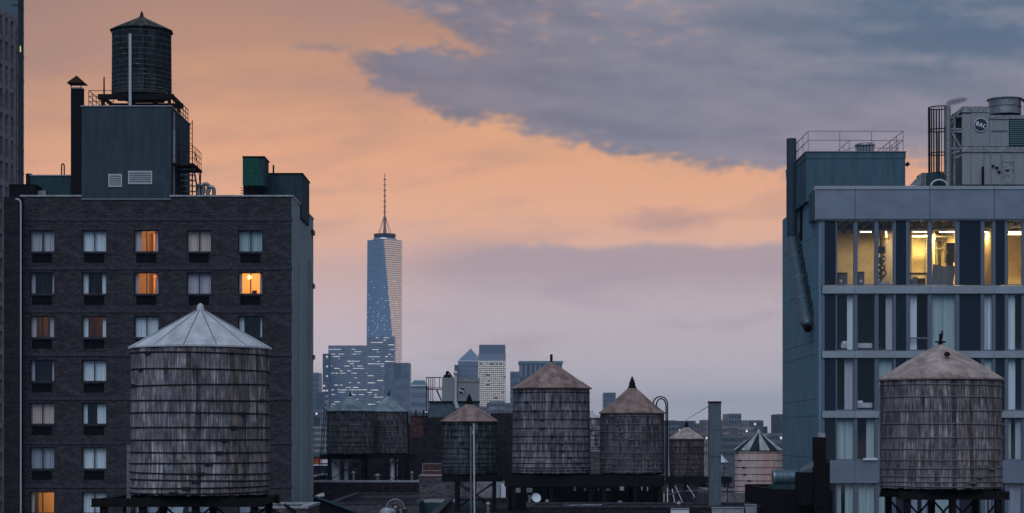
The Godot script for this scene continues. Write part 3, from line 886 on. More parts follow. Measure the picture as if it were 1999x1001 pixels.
	tag(tube(self, "rain_pipe", M.white_pipe, pp, 0.05, 8), "thin white rain pipe running down beside the dark brick hotel", "pipe")
	# ---------------- on the roof
	var ry := top - 0.9
	var bt := wy(208, d)
	var bh := thing("roof_bulkhead", "tall navy stucco bulkhead on the brick hotel roof, carrying a dark water tank", "building", Vector3(wx(247, d), ry, -125.5))
	var bx0 := wx(160, d)
	var bx1 := wx(334, d)
	bx(bh, "wall", M.stucco_navy, Vector3(bx0, wy(388, d), -129.2), Vector3(bx1, bt, -d + 0.03))
	bx(bh, "wall", M.stucco_navy, Vector3(bx0 + 0.02, ry - 0.1, -129.1), Vector3(bx1 - 0.02, wy(388, d), -d - 0.4))
	bx(bh, "flashing", M.coping, Vector3(bx0, wy(389.3, d), -d - 0.2), Vector3(bx1, wy(388, d), -d + 0.07))
	bx(bh, "coping", M.coping, Vector3(bx0 - 0.06, bt, -129.3), Vector3(bx1 + 0.06, bt + 0.06, -d + 0.1))
	for k in 3: bx(bh, "wall_rib", M.galvanized if k == 0 else M.stucco_navy, Vector3(bx1, wy(388, d), -123.0 - k * 1.9), Vector3(bx1 + 0.08, bt - 0.2 - 0.9 * k, -122.8 - k * 1.9))
	rod(bh, "corner_pipe", M.coping, Vector3(bx1 + 0.1, wy(315, d), -122.5), Vector3(bx1 + 0.1, wy(252, d), -122.5), 0.09)
	for q in [[212.0, 238.0, 339.5, 364.5], [250.5, 297.0, 333.5, 359.0]]:
		var lv := thing("wall_louvre", "white slatted louvre set in the navy bulkhead wall, " + ("narrow square one" if q[0] < 240 else "wide one"), "louvre", wp((q[0] + q[1]) * 0.5, q[3], d - 0.05))
		pb(lv, "louvre_back", M.stucco_navy, q[0] + 0.6, q[1] - 0.6, q[2] + 0.6, q[3] - 0.6, d - 0.04, 0.012)
		for e in [[q[0], q[0] + 1.4, q[2], q[3]], [q[1] - 1.4, q[1], q[2], q[3]]]: pb(lv, "frame", M.louvre_white, e[0], e[1], e[2], e[3], d - 0.09, 0.058)
		for e in [[q[2], q[2] + 1.4], [q[3] - 1.4, q[3]]]: pb(lv, "frame", M.louvre_white, q[0] + 1.4, q[1] - 1.4, e[0], e[1], d - 0.09, 0.058)
		for k in 6:
			var yy: float = lerpf(q[2] + 3.4, q[3] - 3.4, k / 5.0)
			var sl := pb(lv, "slat", M.louvre_white, q[0] + 1.4, q[1] - 1.4, yy - 1.2, yy + 1.2, d - 0.085, 0.02)
			sl.rotate_x(0.5)
	# railing on the bulkhead
	var rl := thing("roof_railing", "thin dark railing along the top edge of the navy bulkhead", "railing", Vector3(bx0, bt + 0.06, -124))
	railing(rl, [Vector3(wx(219, d), bt + 0.06, -122.4), Vector3(wx(171, d), bt + 0.06, -122.4), Vector3(wx(171, d), bt + 0.06, -128.9)], 1.05, M.steel_black, [1.0, 0.66, 0.33], 1.1, 0.022)
	var rl2 := thing("roof_railing", "rusty railing beside the water tank at the stair edge of the bulkhead", "railing", Vector3(bx1, bt + 0.06, -124))
	railing(rl2, [Vector3(bx1 - 0.1, bt + 0.06, -123.5), Vector3(bx1 - 0.1, bt + 0.06, -129.0)], 0.95, M.steel_rust, [1.0, 0.66, 0.33], 0.9, 0.025)
	tag(rod(self, "antenna_mast", M.steel_black, wp(203.5, 206, 127), wp(203.5, 150, 127), 0.07, 0.045, 8), "short black mast standing on the navy bulkhead beside its tank", "mast")
	# chimney with a hood
	var ch := thing("chimney", "black square chimney with a pointed metal hood beside the navy bulkhead", "chimney", Vector3(wx(149, 122.6), ry, -123))
	pb(ch, "flue", M.flue_black, 138.5, 159.7, 172, 412, 122.2, 0.75)
	pb(ch, "flue_rim", M.galvanized, 138, 160.2, 170, 172.4, 122.18, 0.79)
	for q in [[139.5, 122.25], [158.5, 122.25], [139.5, 122.85], [158.5, 122.85]]: rod(ch, "hood_post", M.steel_black, wp(q[0], 171, q[1]), wp(q[0], 162, q[1]), 0.03)
	var hy := wy(164, 122.5)
	var ha := wx(134, 122.5)
	var hb := wx(169, 122.5)
	solid(ch, "hood", M.steel_rust, [Vector3(ha, hy, -122.0), Vector3(hb, hy, -122.0), Vector3(hb, hy, -123.1), Vector3(ha, hy, -123.1), Vector3(wx(150, 122.5), wy(147, 122.5), -122.5)], [[0, 1, 4], [1, 2, 4], [2, 3, 4], [3, 0, 4], [0, 1, 2, 3]])
	# tank and its deck
	stand("black steel deck under the dark tank on the navy bulkhead", 203, 349, 125.2, 3.4, 193, 0.3, bt + 0.06, [212, 340], M.steel_black, false)
	var tk := tank({"label": "dark green-black water tank with white pipe on the navy hotel bulkhead", "px0": 219.5, "px1": 334.5, "d": 125.2, "eave": 62, "bottom": 190, "apex": 33, "wood": "dark", "roof": "olive", "panels": 12, "finial": "tall", "n_hoops": 14, "hoop": "hoop_light", "seed": 3, "rod": 0.016, "overhang": 0.1})
	tag(rod(self, "overflow_pipe", M.white_pipe, wp(254.5, 206, 123.15), wp(254.5, 66, 123.15), 0.10, -1.0, 12), "white vertical overflow pipe against the dark tank on the bulkhead", "pipe")
	# stair at the side of the bulkhead
	var stp := thing("steel_stair", "black steel stair and landing climbing the side of the navy bulkhead", "stair", Vector3(bx1 + 0.8, ry, -125))
	var ly0 := wy(322, 123.5)
	bx(stp, "landing", M.steel_rust, Vector3(bx1 + 0.09, ly0 - 0.14, -126.2), Vector3(bx1 + 1.35, ly0, -122.6))
	railing(stp, [Vector3(bx1 + 0.15, ly0, -122.65), Vector3(bx1 + 1.3, ly0, -122.65), Vector3(bx1 + 1.3, ly0, -126.0)], 1.15, M.steel_rust, [1.0, 0.66, 0.33], 0.8, 0.02)
	for s in [0.25, 1.25]:
		bar(stp, "stringer", M.steel_black, Vector3(bx1 + s, ly0 - 0.1, -123.2), Vector3(bx1 + s + 0.12, ry, -126.0), 0.07, 0.2)
	for k in 9:
		var f := (k + 0.5) / 9.0
		var yy := lerpf(ly0 - 0.15, ry + 0.1, f)
		bx(stp, "tread", M.galvanized, Vector3(bx1 + 0.28, yy - 0.03, -123.2 - f * 2.8 - 0.12), Vector3(bx1 + 1.3, yy + 0.03, -123.2 - f * 2.8 + 0.12))
	for s in [0.25, 1.35]:
		bar(stp, "handrail", M.steel_black, Vector3(bx1 + s, ly0 + 0.9, -123.2), Vector3(bx1 + s + 0.15, ry + 0.9, -126.0), 0.045)
		for k in 3: bar(stp, "post", M.steel_black, Vector3(bx1 + s + 0.05 * k, lerpf(ly0, ry, k / 2.0), -123.2 - 1.4 * k), Vector3(bx1 + s + 0.05 * k, lerpf(ly0, ry, k / 2.0) + 0.9, -123.2 - 1.4 * k), 0.04)
	for q in [[bx1 + 0.2, -122.8], [bx1 + 1.25, -122.8], [bx1 + 1.25, -126.0]]: bar(stp, "support_post", M.steel_black, Vector3(q[0], ry, q[1]), Vector3(q[0], ly0 - 0.1, q[1]), 0.08)
	ladder("dark ladder rising behind the stair on the bulkhead", Vector3(wx(370, 129.5), ry, -129.5), Vector3(wx(370, 129.5), wy(235, 129.5), -129.5), Vector3.RIGHT, 0.4, M.steel_black, 0.35)
	# bent ducts
	for q in [[386.0, 362.0], [396.0, 360.0], [406.0, 366.0]]:
		var g := []
		for k in 7:
			var a := PI * k / 6.0
			g.append(Vector3(wx(q[0] + 6.0, 124.5) - cos(a) * 0.2, wy(q[1], 124.5) - 0.2 + sin(a) * 0.24, -124.5))
		g.push_front(Vector3(g[0].x, ry, -124.5))
		g.append(Vector3(g[-1].x, wy(q[1], 124.5) - 0.5, -124.5))
		tag(tube(self, numbered("vent_duct"), M.galvanized, g, 0.13, 10), "small galvanized gooseneck duct beside the stair on the hotel roof", "duct", "gooseneck ducts on the hotel roof")
	# plant boxes
	var ct := thing("rooftop_chiller", "small green rooftop chiller on an open dark base at the hotel roof edge", "chiller", Vector3(wx(495, 124), ry, -125))
	pb(ct, "casing", M.unit_green, 474, 506, 307, 362, 123.6, 2.4)
	pb(ct, "corner_panel", M.unit_teal, 506.2, 516, 308.5, 362, 123.62, 2.3)
	pb(ct, "top_cap", M.steel_black, 473, 517, 304.5, 307, 123.55, 2.5)
	for px in [475.0, 488.0, 502.0, 514.0]: pb(ct, "leg", M.steel_black, px, px + 2.5, 362, 414, 123.7, 0.1)
	pb(ct, "intake", M.flue_black, 476, 515, 364, 400, 124.6, 1.2)
	for k in 3: pb(ct, "rail", M.steel_black, 470, 518, 366 + k * 5.0, 367.4 + k * 5.0, 123.58, 0.05)
	var el := thing("penthouse_block", "low dark teal elevator penthouse at the hotel roof corner", "building", Vector3(wx(556, 127), ry, -128))
	var ex0 := wx(517, 126.5)
	var ex1 := wx(590, 126.5)
	bx(el, "wall", M.unit_teal, Vector3(ex0, ry, -131), Vector3(ex1, wy(340, 126.5), -126.5))
	bx(el, "roof_edge", M.steel_black, Vector3(ex0 - 0.06, wy(340, 126.5), -131.06), Vector3(ex1 + 0.06, wy(337.5, 126.5), -126.44))
	rod(el, "vent_pipe", M.steel_black, wp(534, 340, 127), wp(534, 322, 127), 0.06)
	var lb := thing("penthouse_block", "long low dark teal plant room behind the hotel parapet near the stone tower", "building", Vector3(wx(95, 124), ry, -126))
	bx(lb, "wall", M.unit_teal, Vector3(wx(60, 124), ry, -128), Vector3(wx(139, 124), wy(343, 124), -124))
	bx(lb, "roof_edge", M.coping, Vector3(wx(60, 124) - 0.05, wy(343, 124), -128.05), Vector3(wx(139, 124), wy(341, 124), -123.95))
	bx(lb, "wall", M.sleeve_dark, Vector3(wx(50, 124), ry, -127.9), Vector3(wx(60, 124) - 0.01, wy(338, 124), -124.1))
	var hp := []
	for k in 9: hp.append(wp(123.2 - cos(PI * k / 8.0) * 2.6, 324 - sin(PI * k / 8.0) * 4.5, 125))
	hp.push_front(wp(120.6, 343, 125)); hp.append(wp(125.8, 343, 125))
	tube(lb, "vent_hoop", M.steel_black, hp, 0.045, 6)
	pb(lb, "roof_box", M.galvanized, 66, 90, 372, 392, 123.0, 0.6)
	rod(lb, "standpipe", M.coping, wp(141.5, 400, 122.7), wp(141.5, 368, 122.7), 0.06)
	# the dark neighbour that adjoins the hotel
	var nb := thing("dark_tenement", "nearly black building, shade included in its wall colour, squeezed beside the brick hotel", "building", Vector3(wx(24, 123), 0, -128))
	bx(nb, "wall", M.brick_black, Vector3(wx(8, 121.2), 0, -134), Vector3(wx(40.3, 121.2), wy(384, 121.2), -121.2))  # dark brick, with the shade it stands in put into the colour
	bx(nb, "wall", M.flue_black, Vector3(wx(8, 121.2), wy(384, 121.2), -130), Vector3(wx(60, 121.2), wy(357, 121.2), -122.4))
	bx(nb, "coping", M.steel_black, Vector3(wx(7.5, 121.2), wy(357, 121.2), -130), Vector3(wx(60.5, 121.2), wy(354.5, 121.2), -122.35))
	for k in 5: pb(nb, "wall_joint", M.sleeve_dark, 9, 40, 455 + k * 110.0, 457 + k * 110.0, 121.19, 0.05)

# ---------------------------------------------------------------- the glazed building
const RD := 100.0
func glazed_building() -> void:
	var d := RD
	var xl := wx(1598, d)      # left wall plane
	var xr := wx(2060, d)
	var top := wy(368, d)
	var zb := -113.4
	var b := thing("glazed_building", "steel blue apartment building with strip windows, metal bands and a lit top floor", "building", Vector3((xl + xr) * 0.5, 0, -106))
	# left wall in big rendered panels with open joints
	var ys := [0.0, 20.0, 38.0, wy(960, d), wy(893, d), wy(811, d), wy(778, d), wy(690, d), wy(663, d), wy(560, d), wy(455, d), top - 0.1]
	for i in ys.size() - 1:
		bx(b, "wall_panel", M.stucco_teal_lit, Vector3(xl, ys[i] + 0.012, zb), Vector3(xl + 0.25, ys[i + 1] - 0.012, -d - 0.3))
	bx(b, "wall_core", M.concrete, Vector3(xl + 0.03, 0, zb + 0.1), Vector3(xl + 0.2, top - 0.15, -d - 0.35))
	bx(b, "corner_post", M.stucco_teal_lit, Vector3(xl, 0, -d - 0.29), Vector3(wx(1603, d), wy(430, d), -d))
	bx(b, "back_wall", M.stucco_teal, Vector3(xl + 0.26, 0, zb), Vector3(xr, top - 0.1, zb + 0.3))
	bx(b, "end_wall", M.stucco_teal, Vector3(xr, 0, zb), Vector3(xr + 0.3, top - 0.1, -d - 0.2))
	bx(b, "roof", M.tar, Vector3(xl + 0.26, top - 0.55, zb + 0.31), Vector3(xr, top - 0.3, -d - 0.4))
	# fascia panels
	var seams := [1591.5, 1669.0, 1815.0, 1940.5, 2060.0]
	for i in 4:
		pb(b, "fascia_panel", M.panel_metal, seams[i] + 0.5, seams[i + 1] - 0.5, 369.5, 427, d - 0.15, 0.2)
		pb(b, "coping", M.panel_band, seams[i] + 0.3, seams[i + 1] - 0.3, 362.5, 369.2, d - 0.2, 0.5)
	bx(b, "fascia_return", M.stucco_teal, Vector3(wx(1591.9, d - 0.15), wy(427, d), -d - 2.2), Vector3(wx(1591.9, d - 0.15) + 0.12, wy(369.5, d), -d - 0.052))
	pb(b, "fascia_core", M.concrete, 1594, 2060, 370, 428.5, d + 0.06, 0.2)
	pb(b, "head_trim", M.mullion, 1592, 2060, 427.2, 430, d - 0.1, 0.3)
	# floors: [glass top row, glass bottom row]
	var floors := [[430.0, 556.0], [573.0, 684.0], [698.5, 801.0], [815.5, 897.5], [943.0, 1045.0]]
	var bands := [[557.0, 572.5], [684.5, 698.0], [801.5, 815.0], [898.0, 942.5]]
	var bs := [1604.5, 1669.0, 1815.0, 1940.5, 2060.0]
	for bd in bands:
		for i in 4:
			var a: float = bs[i] if not (i == 0 and bd[0] > 890.0) else 1619.0
			pb(b, "band_panel", M.panel_band if bd[0] < 890.0 else M.panel_metal, a + 0.3, bs[i + 1] - 0.3, bd[0], bd[1], d - 0.12, 0.3)
		pb(b, "floor_slab", M.concrete, 1606, 2058, bd[0] + 1.0, bd[1] - 1.0, d + 0.19, 10.0)
	pb(b, "floor_slab", M.concrete, 1606, 2058, 418, 428, d + 0.3, 9.5)
	# bays: kind, from, to
	var bays := [["dark", 1609.5, 1631.0], ["glass", 1633.0, 1667.0], ["glass", 1673.0, 1708.0], ["glass", 1714.0, 1744.0], ["dark", 1748.5, 1768.5], ["glass", 1774.5, 1811.5], ["glass", 1818.0, 1865.0], ["dark", 1872.5, 1914.0], ["glass", 1920.5, 1937.0], ["dark", 1943.0, 1961.0], ["glass", 1966.5, 1995.0], ["glass", 2000.0, 2056.0]]
	var cl := {"1_1": [0.0, 0.35, "blue"], "1_3": [0.0, 0.45, "grey"], "1_5": [0.45, 0.0, "blue"], "1_6": [0.5, 0.5, "green"], "1_8": [0.5, 0.5, "blue"], "1_10": [0.6, 0.0, "blue"],
		"2_1": [0.0, 0.5, "grey"], "2_3": [0.5, 0.5, "green"], "2_5": [0.4, 0.0, "blue"], "2_6": [0.0, 0.5, "blue"], "2_8": [0.5, 0.5, "blue"], "2_10": [0.6, 0.0, "blue"],
		"3_1": [0.5, 0.5, "green"], "3_2": [0.0, 0.45, "green"], "3_3": [0.5, 0.5, "blue"], "3_5": [0.5, 0.5, "blue"], "3_6": [0.4, 0.3, "blue"], "3_8": [0.5, 0.5, "dim"], "3_10": [0.3, 0.4, "green"],
		"4_1": [0.3, 0.5, "green"], "4_2": [0.5, 0.5, "green"], "4_3": [0.5, 0.5, "green"], "4_5": [0.5, 0.3, "dim"], "4_6": [0.5, 0.5, "green"], "4_8": [0.5, 0.3, "dim"], "4_10": [0.5, 0.5, "dim"]}
	for fl in floors.size():
		var y1 := wy(floors[fl][0], d)
		var y0 := wy(floors[fl][1], d)
		var last := 1603.0
		for k in bays.size():
			var by: Array = bays[k]
			# mullions fill the space between bays
			pb(b, "mullion", M.mullion, last, by[1], floors[fl][0], floors[fl][1], d - 0.02, 0.14)
			last = by[2]
			if by[0] == "dark":
				pb(b, "dark_panel", M.spandrel_dark, by[1] + 0.05, by[2] - 0.05, floors[fl][0], floors[fl][1], d + 0.04, 0.05)
				continue
			var xa := wx(by[1], d)
			var xb := wx(by[2], d)
			var w := group_node(b, "window", Vector3((xa + xb) * 0.5, y0, -d - 0.05))
			var q := QuadMesh.new()
			q.size = Vector2(xb - xa, y1 - y0)
			put(w, "pane", q, M.glass, Transform3D(Basis(), Vector3((xa + xb) * 0.5, (y0 + y1) * 0.5, -d - 0.05)))
			for e in [[xa, xa + 0.035], [xb - 0.035, xb]]: bx(w, "frame", M.mullion, Vector3(e[0], y0, -d - 0.09), Vector3(e[1], y1, -d - 0.055))
			bx(w, "frame", M.mullion, Vector3(xa + 0.035, y0, -d - 0.09), Vector3(xb - 0.035, y0 + 0.05, -d - 0.055))
			if fl in [1, 2] and k in [5]:
				bx(w, "transom", M.mullion, Vector3(xa, y0 + 0.62, -d - 0.10), Vector3(xb, y0 + 0.70, -d - 0.02))
			var key := "%d_%d" % [fl, k]
			if cl.has(key):
				var cu: Array = cl[key]
				for s in 2:
					if cu[s] <= 0.0: continue
					var cw: float = (xb - xa) * cu[s]
					var cxx := xa + cw * 0.5 if s == 0 else xb - cw * 0.5
					put(w, "curtain", curtain_mesh(cw, y1 - y0 - 0.08, maxi(2, int(cw * 7.0)), 0.075, fl * 7 + k * 3 + s), M["cloth_" + String(cu[2])], Transform3D(Basis(), Vector3(cxx, (y0 + y1) * 0.5, -d - 0.25)))
	# partitions and back walls inside
	for fl in floors.size():
		var y1 := wy(floors[fl][0], d)
		var y0 := wy(floors[fl][1], d)
		var back := -d - (5.2 if fl == 0 else 4.5)
		bx(b, "inner_wall", M.room_plaster if fl == 0 else M.room_dark, Vector3(xl + 0.26, y0, back - 0.1), Vector3(xr - 0.1, y1 + 0.12, back))
		for px in [1609.0, 1758.0, 1893.0, 1952.0, 2050.0]:
			var x := wx(px, d)
			bx(b, "partition", M.room_plaster if fl == 0 else M.room_dark, Vector3(x - 0.08, y0, back), Vector3(x + 0.08, y1 + 0.1, -d - 0.2))
		if fl > 0: bx(b, "carpet", M.carpet, Vector3(xl + 0.26, y0 - 0.02, back), Vector3(xr - 0.1, y0 + 0.004, -d - 0.2))
	# beds seen through the second and third strip
	for q in [[1645.0, 1706.0, 672.0, 684.0, "beneath the lit floor"], [1668.0, 1706.0, 787.0, 801.0, "two floors beneath the lit floor"]]:
		var bed := thing("bed", "pale made bed behind the strip window " + q[4], "bed", wp((q[0] + q[1]) * 0.5, q[3], d + 1.2), "beds behind the strip windows")
		var yb := wy(q[3], d)
		bx(bed, "mattress", M.cloth_grey, Vector3(wx(q[0], d), yb + 0.16, -d - 2.2), Vector3(wx(q[1], d), yb + 0.42, -d - 0.5))
		bx(bed, "base", M.frame_dark, Vector3(wx(q[0], d) + 0.03, yb + 0.004, -d - 2.15), Vector3(wx(q[1], d) - 0.03, yb + 0.16, -d - 0.55))
		bx(bed, "pillow", M.cloth_blue, Vector3(wx(q[0], d) + 0.1, yb + 0.42, -d - 1.2), Vector3(wx(q[0], d) + 0.55, yb + 0.54, -d - 0.6))
	loft(d)
	# ---------------- on the roof
	var ry := top - 0.3
	var sb := thing("roof_bulkhead", "teal rendered stair bulkhead with roof railing on the glazed building", "building", Vector3(wx(1665, 103), ry, -106))
	var sx0 := wx(1578, 103.0)
	var sx1 := wx(1767, 103.0)
	var st := wy(297, 103.0)
	bx(sb, "wall", M.stucco_teal, Vector3(sx0 - 0.12, ry, -110.5), Vector3(sx1, st - 0.35, -103.0))
	bx(sb, "parapet", M.stucco_teal, Vector3(sx0 - 0.14, st - 0.34, -110.52), Vector3(sx1 + 0.02, st, -102.98))
	bx(sb, "coping", M.mullion, Vector3(sx0 - 0.18, st, -110.56), Vector3(sx1 + 0.05, st + 0.05, -102.94))
	var rr := thing("roof_railing", "thin steel guard railing round the teal stair bulkhead roof", "railing", Vector3(sx0, st + 0.05, -106))
	railing(rr, [Vector3(sx0, st + 0.05, -110.4), Vector3(sx0, st + 0.05, -103.1), Vector3(sx1 - 0.1, st + 0.05, -103.1), Vector3(sx1 - 0.1, st + 0.05, -110.4)], 1.12, M.galvanized, [1.0, 0.55], 1.7, 0.02)
	var rr2 := thing("roof_railing", "small inner railing round the exhaust fan on the teal bulkhead", "railing", Vector3(wx(1700, 105), st + 0.05, -106))
	railing(rr2, [Vector3(wx(1655, 105), st + 0.05, -108), Vector3(wx(1655, 105), st + 0.05, -104.6), Vector3(wx(1750, 105), st + 0.05, -104.6), Vector3(wx(1750, 105), st + 0.05, -108)], 0.85, M.galvanized, [1.0, 0.5], 1.5, 0.018)
	var fan := thing("exhaust_fan", "ribbed drum exhaust fan on the teal bulkhead roof", "fan", Vector3(wx(1688, 105.4), st + 0.05, -105.8))
	var fc := Vector3(wx(1688, 105.8), st + 0.05, -105.8)
	lathe(fan, "drum", M.tower_louvre, fc, [Vector2(0.46, 0.0), Vector2(0.46, 0.72)], 20)
	for k in 18: bar(fan, "rib", M.coping, fc + Vector3(cos(TAU * k / 18.0) * 0.5, 0, sin(TAU * k / 18.0) * 0.5), fc + Vector3(cos(TAU * k / 18.0) * 0.5, 0.72, sin(TAU * k / 18.0) * 0.5), 0.045)
	lathe(fan, "lid", M.galvanized, fc + Vector3.UP * 0.72, [Vector2(0.58, 0.0), Vector2(0.56, 0.08), Vector2(0.4, 0.15), Vector2(0.0, 0.18)], 20)
	var lamp := thing("roof_floodlight", "small dark floodlight on a bracket at the teal bulkhead corner", "floodlight", Vector3(sx1, wy(322, 103), -103.2))
	rod(lamp, "bracket", M.steel_black, Vector3(sx1, wy(322, 103), -103.2), Vector3(sx1 + 0.14, wy(321, 103), -103.15), 0.02)
	var lbm := BoxMesh.new(); lbm.size = Vector3(0.2, 0.2, 0.12)
	put(lamp, "housing", lbm, M.steel_black, Transform3D(Basis(Vector3.BACK, 0.75), Vector3(sx1 + 0.14, wy(320, 103), -103.1)))
	# flue that stands against the wall, then slants down along it
	var fl := thing("exhaust_flue", "dark blue exhaust flue rising beside the glazed building and slanting down its wall", "flue", Vector3(xl - 0.33, wy(640, 103.4), -103.4))
	var fxx := xl - 0.38
	var k1 := Vector3(fxx, wy(468, 107.0), -107.0)
	var k0 := Vector3(fxx, wy(271, 107.2), -107.2)
	var k2 := Vector3(fxx, wy(630, 101.7), -101.7)
	rod(fl, "riser", M.flue_navy, k1, k0, 0.28, -1.0, 18)
	for i in 4:
		var a := k1.lerp(k2, i / 4.0)
		var e := k1.lerp(k2, (i + 1) / 4.0)
		rod(fl, "duct_section", M.duct_blue, a, e, 0.32, -1.0, 18)
		rod(fl, "clamp", M.galvanized, e - (e - a).normalized() * 0.08, e, 0.345, -1.0, 18)
	var sp := SphereMesh.new(); sp.radius = 0.32; sp.height = 0.64
	put(fl, "elbow", sp, M.duct_blue, Transform3D(Basis(), k1))
	put(fl, "outlet_elbow", sp, M.duct_blue, Transform3D(Basis(), k2))
	rod(fl, "outlet", M.flue_black, k2 + Vector3(0, -0.1, 0), k2 + Vector3(0.02, -0.35, 0.35), 0.22, -1.0, 16)
	for i in 6:
		var c := k1.lerp(k2, (i + 0.4) / 6.0)
		bx(fl, "wall_bracket", M.steel_black, c + Vector3(0.0, -0.32, -0.04), c + Vector3(0.34, -0.24, 0.04))
		bar(fl, "strut", M.steel_black, c + Vector3(0.3, 0.55, 0.3), c + Vector3(0.12, 0.15, 0.05), 0.04)
		bar(fl, "cable_tray", M.steel_black, c + Vector3(0.31, 0.75, 0.2), c + Vector3(0.31, -0.1, 0.7), 0.05)
	rod(fl, "tie_pipe", M.steel_black, Vector3(xl - 0.08, wy(470, 105.6), -105.6), Vector3(xl - 0.08, wy(345, 105.6), -105.6), 0.07)
	# cooling tower
	cooling_tower(ry)
func loft(d: float) -> void:
	# the lit top floor: ceiling ducts, strip lamps, things on the floor
	var y0 := wy(556, d)
	var y1 := wy(430, d)
	var lights := [[1690.0, 2.4, 7.0, 0.6], [1735.0, 3.4, 26.0, 0.4], [1800.0, 3.2, 34.0, 1.0], [1848.0, 2.2, 24.0, 0.8], [1928.0, 2.4, 26.0, 0.5], [1985.0, 2.2, 30.0, 0.9]]  # the first lamp is an added one that brightens the beige bays
	for q in lights:
		var c := wp(q[0], 452, d + q[1])
		var lf := thing("strip_lamp", "fluorescent strip lamp under the loft ceiling, " + {1690.0: "added over the equipment boxes to brighten the beige bays", 1735.0: "behind the hose stand", 1800.0: "over the work table", 1848.0: "by the tall dark cabinet", 1928.0: "behind the narrow single pane", 1985.0: "in the last amber room"}[q[0]], "lamp", c, "strip lamps in the loft")
		bx(lf, "tube", M.lamp_white, c + Vector3(-q[3] * 0.5, -0.04, -0.05), c + Vector3(q[3] * 0.5, 0.0, 0.05))
		bx(lf, "housing", M.coping, c + Vector3(-q[3] * 0.5 - 0.03, 0.001, -0.08), c + Vector3(q[3] * 0.5 + 0.03, 0.06, 0.08))
		for s in [-0.3, 0.3]: bar(lf, "hanger", M.steel_black, c + Vector3(q[3] * s, 0.06, 0), Vector3(c.x + q[3] * s, y1 + 0.05, c.z), 0.02)
		var l := AreaLight3D.new()
		l.name = "strip_lamp_light"
		l.light_color = lin(1.0, 0.80, 0.48) if q[0] < 1700.0 else lin(1.0, 0.70, 0.22)
		l.light_energy = q[2]
		l.area_size = Vector2(q[3], 0.1)
		l.area_range = 9.0
		l.shadow_enabled = true
		lf.add_child(l, true)
		l.global_transform = Transform3D(Basis(Vector3.RIGHT, -PI / 2), c + Vector3(0, -0.06, 0))
	var dn := 0
	for q in [[1778, 1864, 446, 1.2, 0.12], [1776, 1866, 440, 2.4, 0.16], [1780, 1865, 462, 3.4, 0.07], [1640, 1742, 445, 2.2, 0.15], [1922, 1994, 441, 1.5, 0.13], [1962, 2010, 458, 2.4, 0.08]]:
		tag(rod(self, numbered("ceiling_duct"), M.galvanized if dn % 2 == 0 else M.frame_dark, wp(q[0], q[2], d + q[3]), wp(q[1], q[2] - 1, d + q[3]), q[4], -1.0, 12), ["galvanized round duct", "dark round duct", "thin galvanized pipe", "dark round duct", "galvanized round duct", "thin dark pipe"][dn] + " under the loft ceiling " + ["along the glass over the work table", "over the work table", "deep over the work table", "over the hose stand", "behind the narrow single pane", "in the last amber room"][dn], "duct", "service ducts in the loft")
		dn += 1
	var cn := 0
	for q in [[1786.0, 9.0, 1.8], [1838.0, 8.0, 2.6], [1930.0, 5.0, 2.2]]:
		tag(rod(self, numbered("round_column"), M.room_plaster, wp(q[0], 0, d) * Vector3(1, 0, 0) + Vector3(0, y0, -d - q[2]), wp(q[0], 0, d) * Vector3(1, 0, 0) + Vector3(0, y1 + 0.1, -d - q[2]), q[1] * d / F, -1.0, 16), "thick round plastered column standing in the lit loft", "column", "columns in the loft")
		cn += 1
	var jt := thing("ceiling_joists", "row of dark joists crossing the lit loft ceiling", "joists", Vector3(wx(1830, d), y1, -d - 2.5))
	for k in 22: bx(jt, "joist", M.board_grey, Vector3(wx(1616 + k * 20.0, d), y1 - 0.16, -d - 5.1), Vector3(wx(1616 + k * 20.0, d) + 0.09, y1 + 0.1, -d - 0.3))
	var sv := thing("shelving_unit", "tall steel shelving stacked with boxes behind the work table", "shelves", Vector3(wx(1798, d), y0, -d - 4.6))
	for px in [1786.0, 1812.0]: bx(sv, "upright", M.frame_dark, Vector3(wx(px, d), y0, -d - 4.9), Vector3(wx(px, d) + 0.05, y0 + 2.3, -d - 4.5))
	for k in 4:
		bx(sv, "shelf", M.frame_dark, Vector3(wx(1786, d), y0 + 0.45 + k * 0.55, -d - 4.9), Vector3(wx(1813, d), y0 + 0.48 + k * 0.55, -d - 4.5))
		for i in 3: bx(sv, "box", [M.gilt, M.board_grey, M.cloth_beige, M.wood_red][(k + i * 3) % 4], Vector3(wx(1788 + i * 8.5, d), y0 + 0.481 + k * 0.55, -d - 4.85), Vector3(wx(1794 + i * 8.5 - k % 2, d), y0 + 0.68 + k * 0.55 + 0.06 * ((k + i) % 3), -d - 4.52))
	var wpn := thing("wall_pipes", "bundle of upright service pipes on the amber loft wall", "pipes", Vector3(wx(1860, d), y0, -d - 5.0))
	for k in 5: rod(wpn, "pipe", [M.galvanized, M.frame_dark, M.gilt][k % 3], Vector3(wx(1848 + k * 7.0, d), y0, -d - 5.0), Vector3(wx(1848 + k * 7.0, d), y1 - 0.1 - 0.2 * (k % 2), -d - 5.0), 0.05 + 0.02 * (k % 3))
	for k in 2: rod(wpn, "cross_pipe", M.galvanized, Vector3(wx(1846, d), y1 - 0.55 - 0.5 * k, -d - 4.9), Vector3(wx(1890, d), y1 - 0.5 - 0.5 * k, -d - 4.9), 0.06)
	var ws := thing("wall_switchgear", "dark switchgear panel on the last amber loft wall", "panel", Vector3(wx(1985, d), y0 + 1.0, -d - 5.1))
	bx(ws, "panel", M.board_grey, Vector3(wx(1975, d), y0 + 0.9, -d - 5.19), Vector3(wx(1988, d), y0 + 1.7, -d - 5.05))
	for k in 3: bx(ws, "breaker", M.frame_dark, Vector3(wx(1977, d), y0 + 1.0 + k * 0.22, -d - 5.05), Vector3(wx(1986, d), y0 + 1.14 + k * 0.22, -d - 5.02))
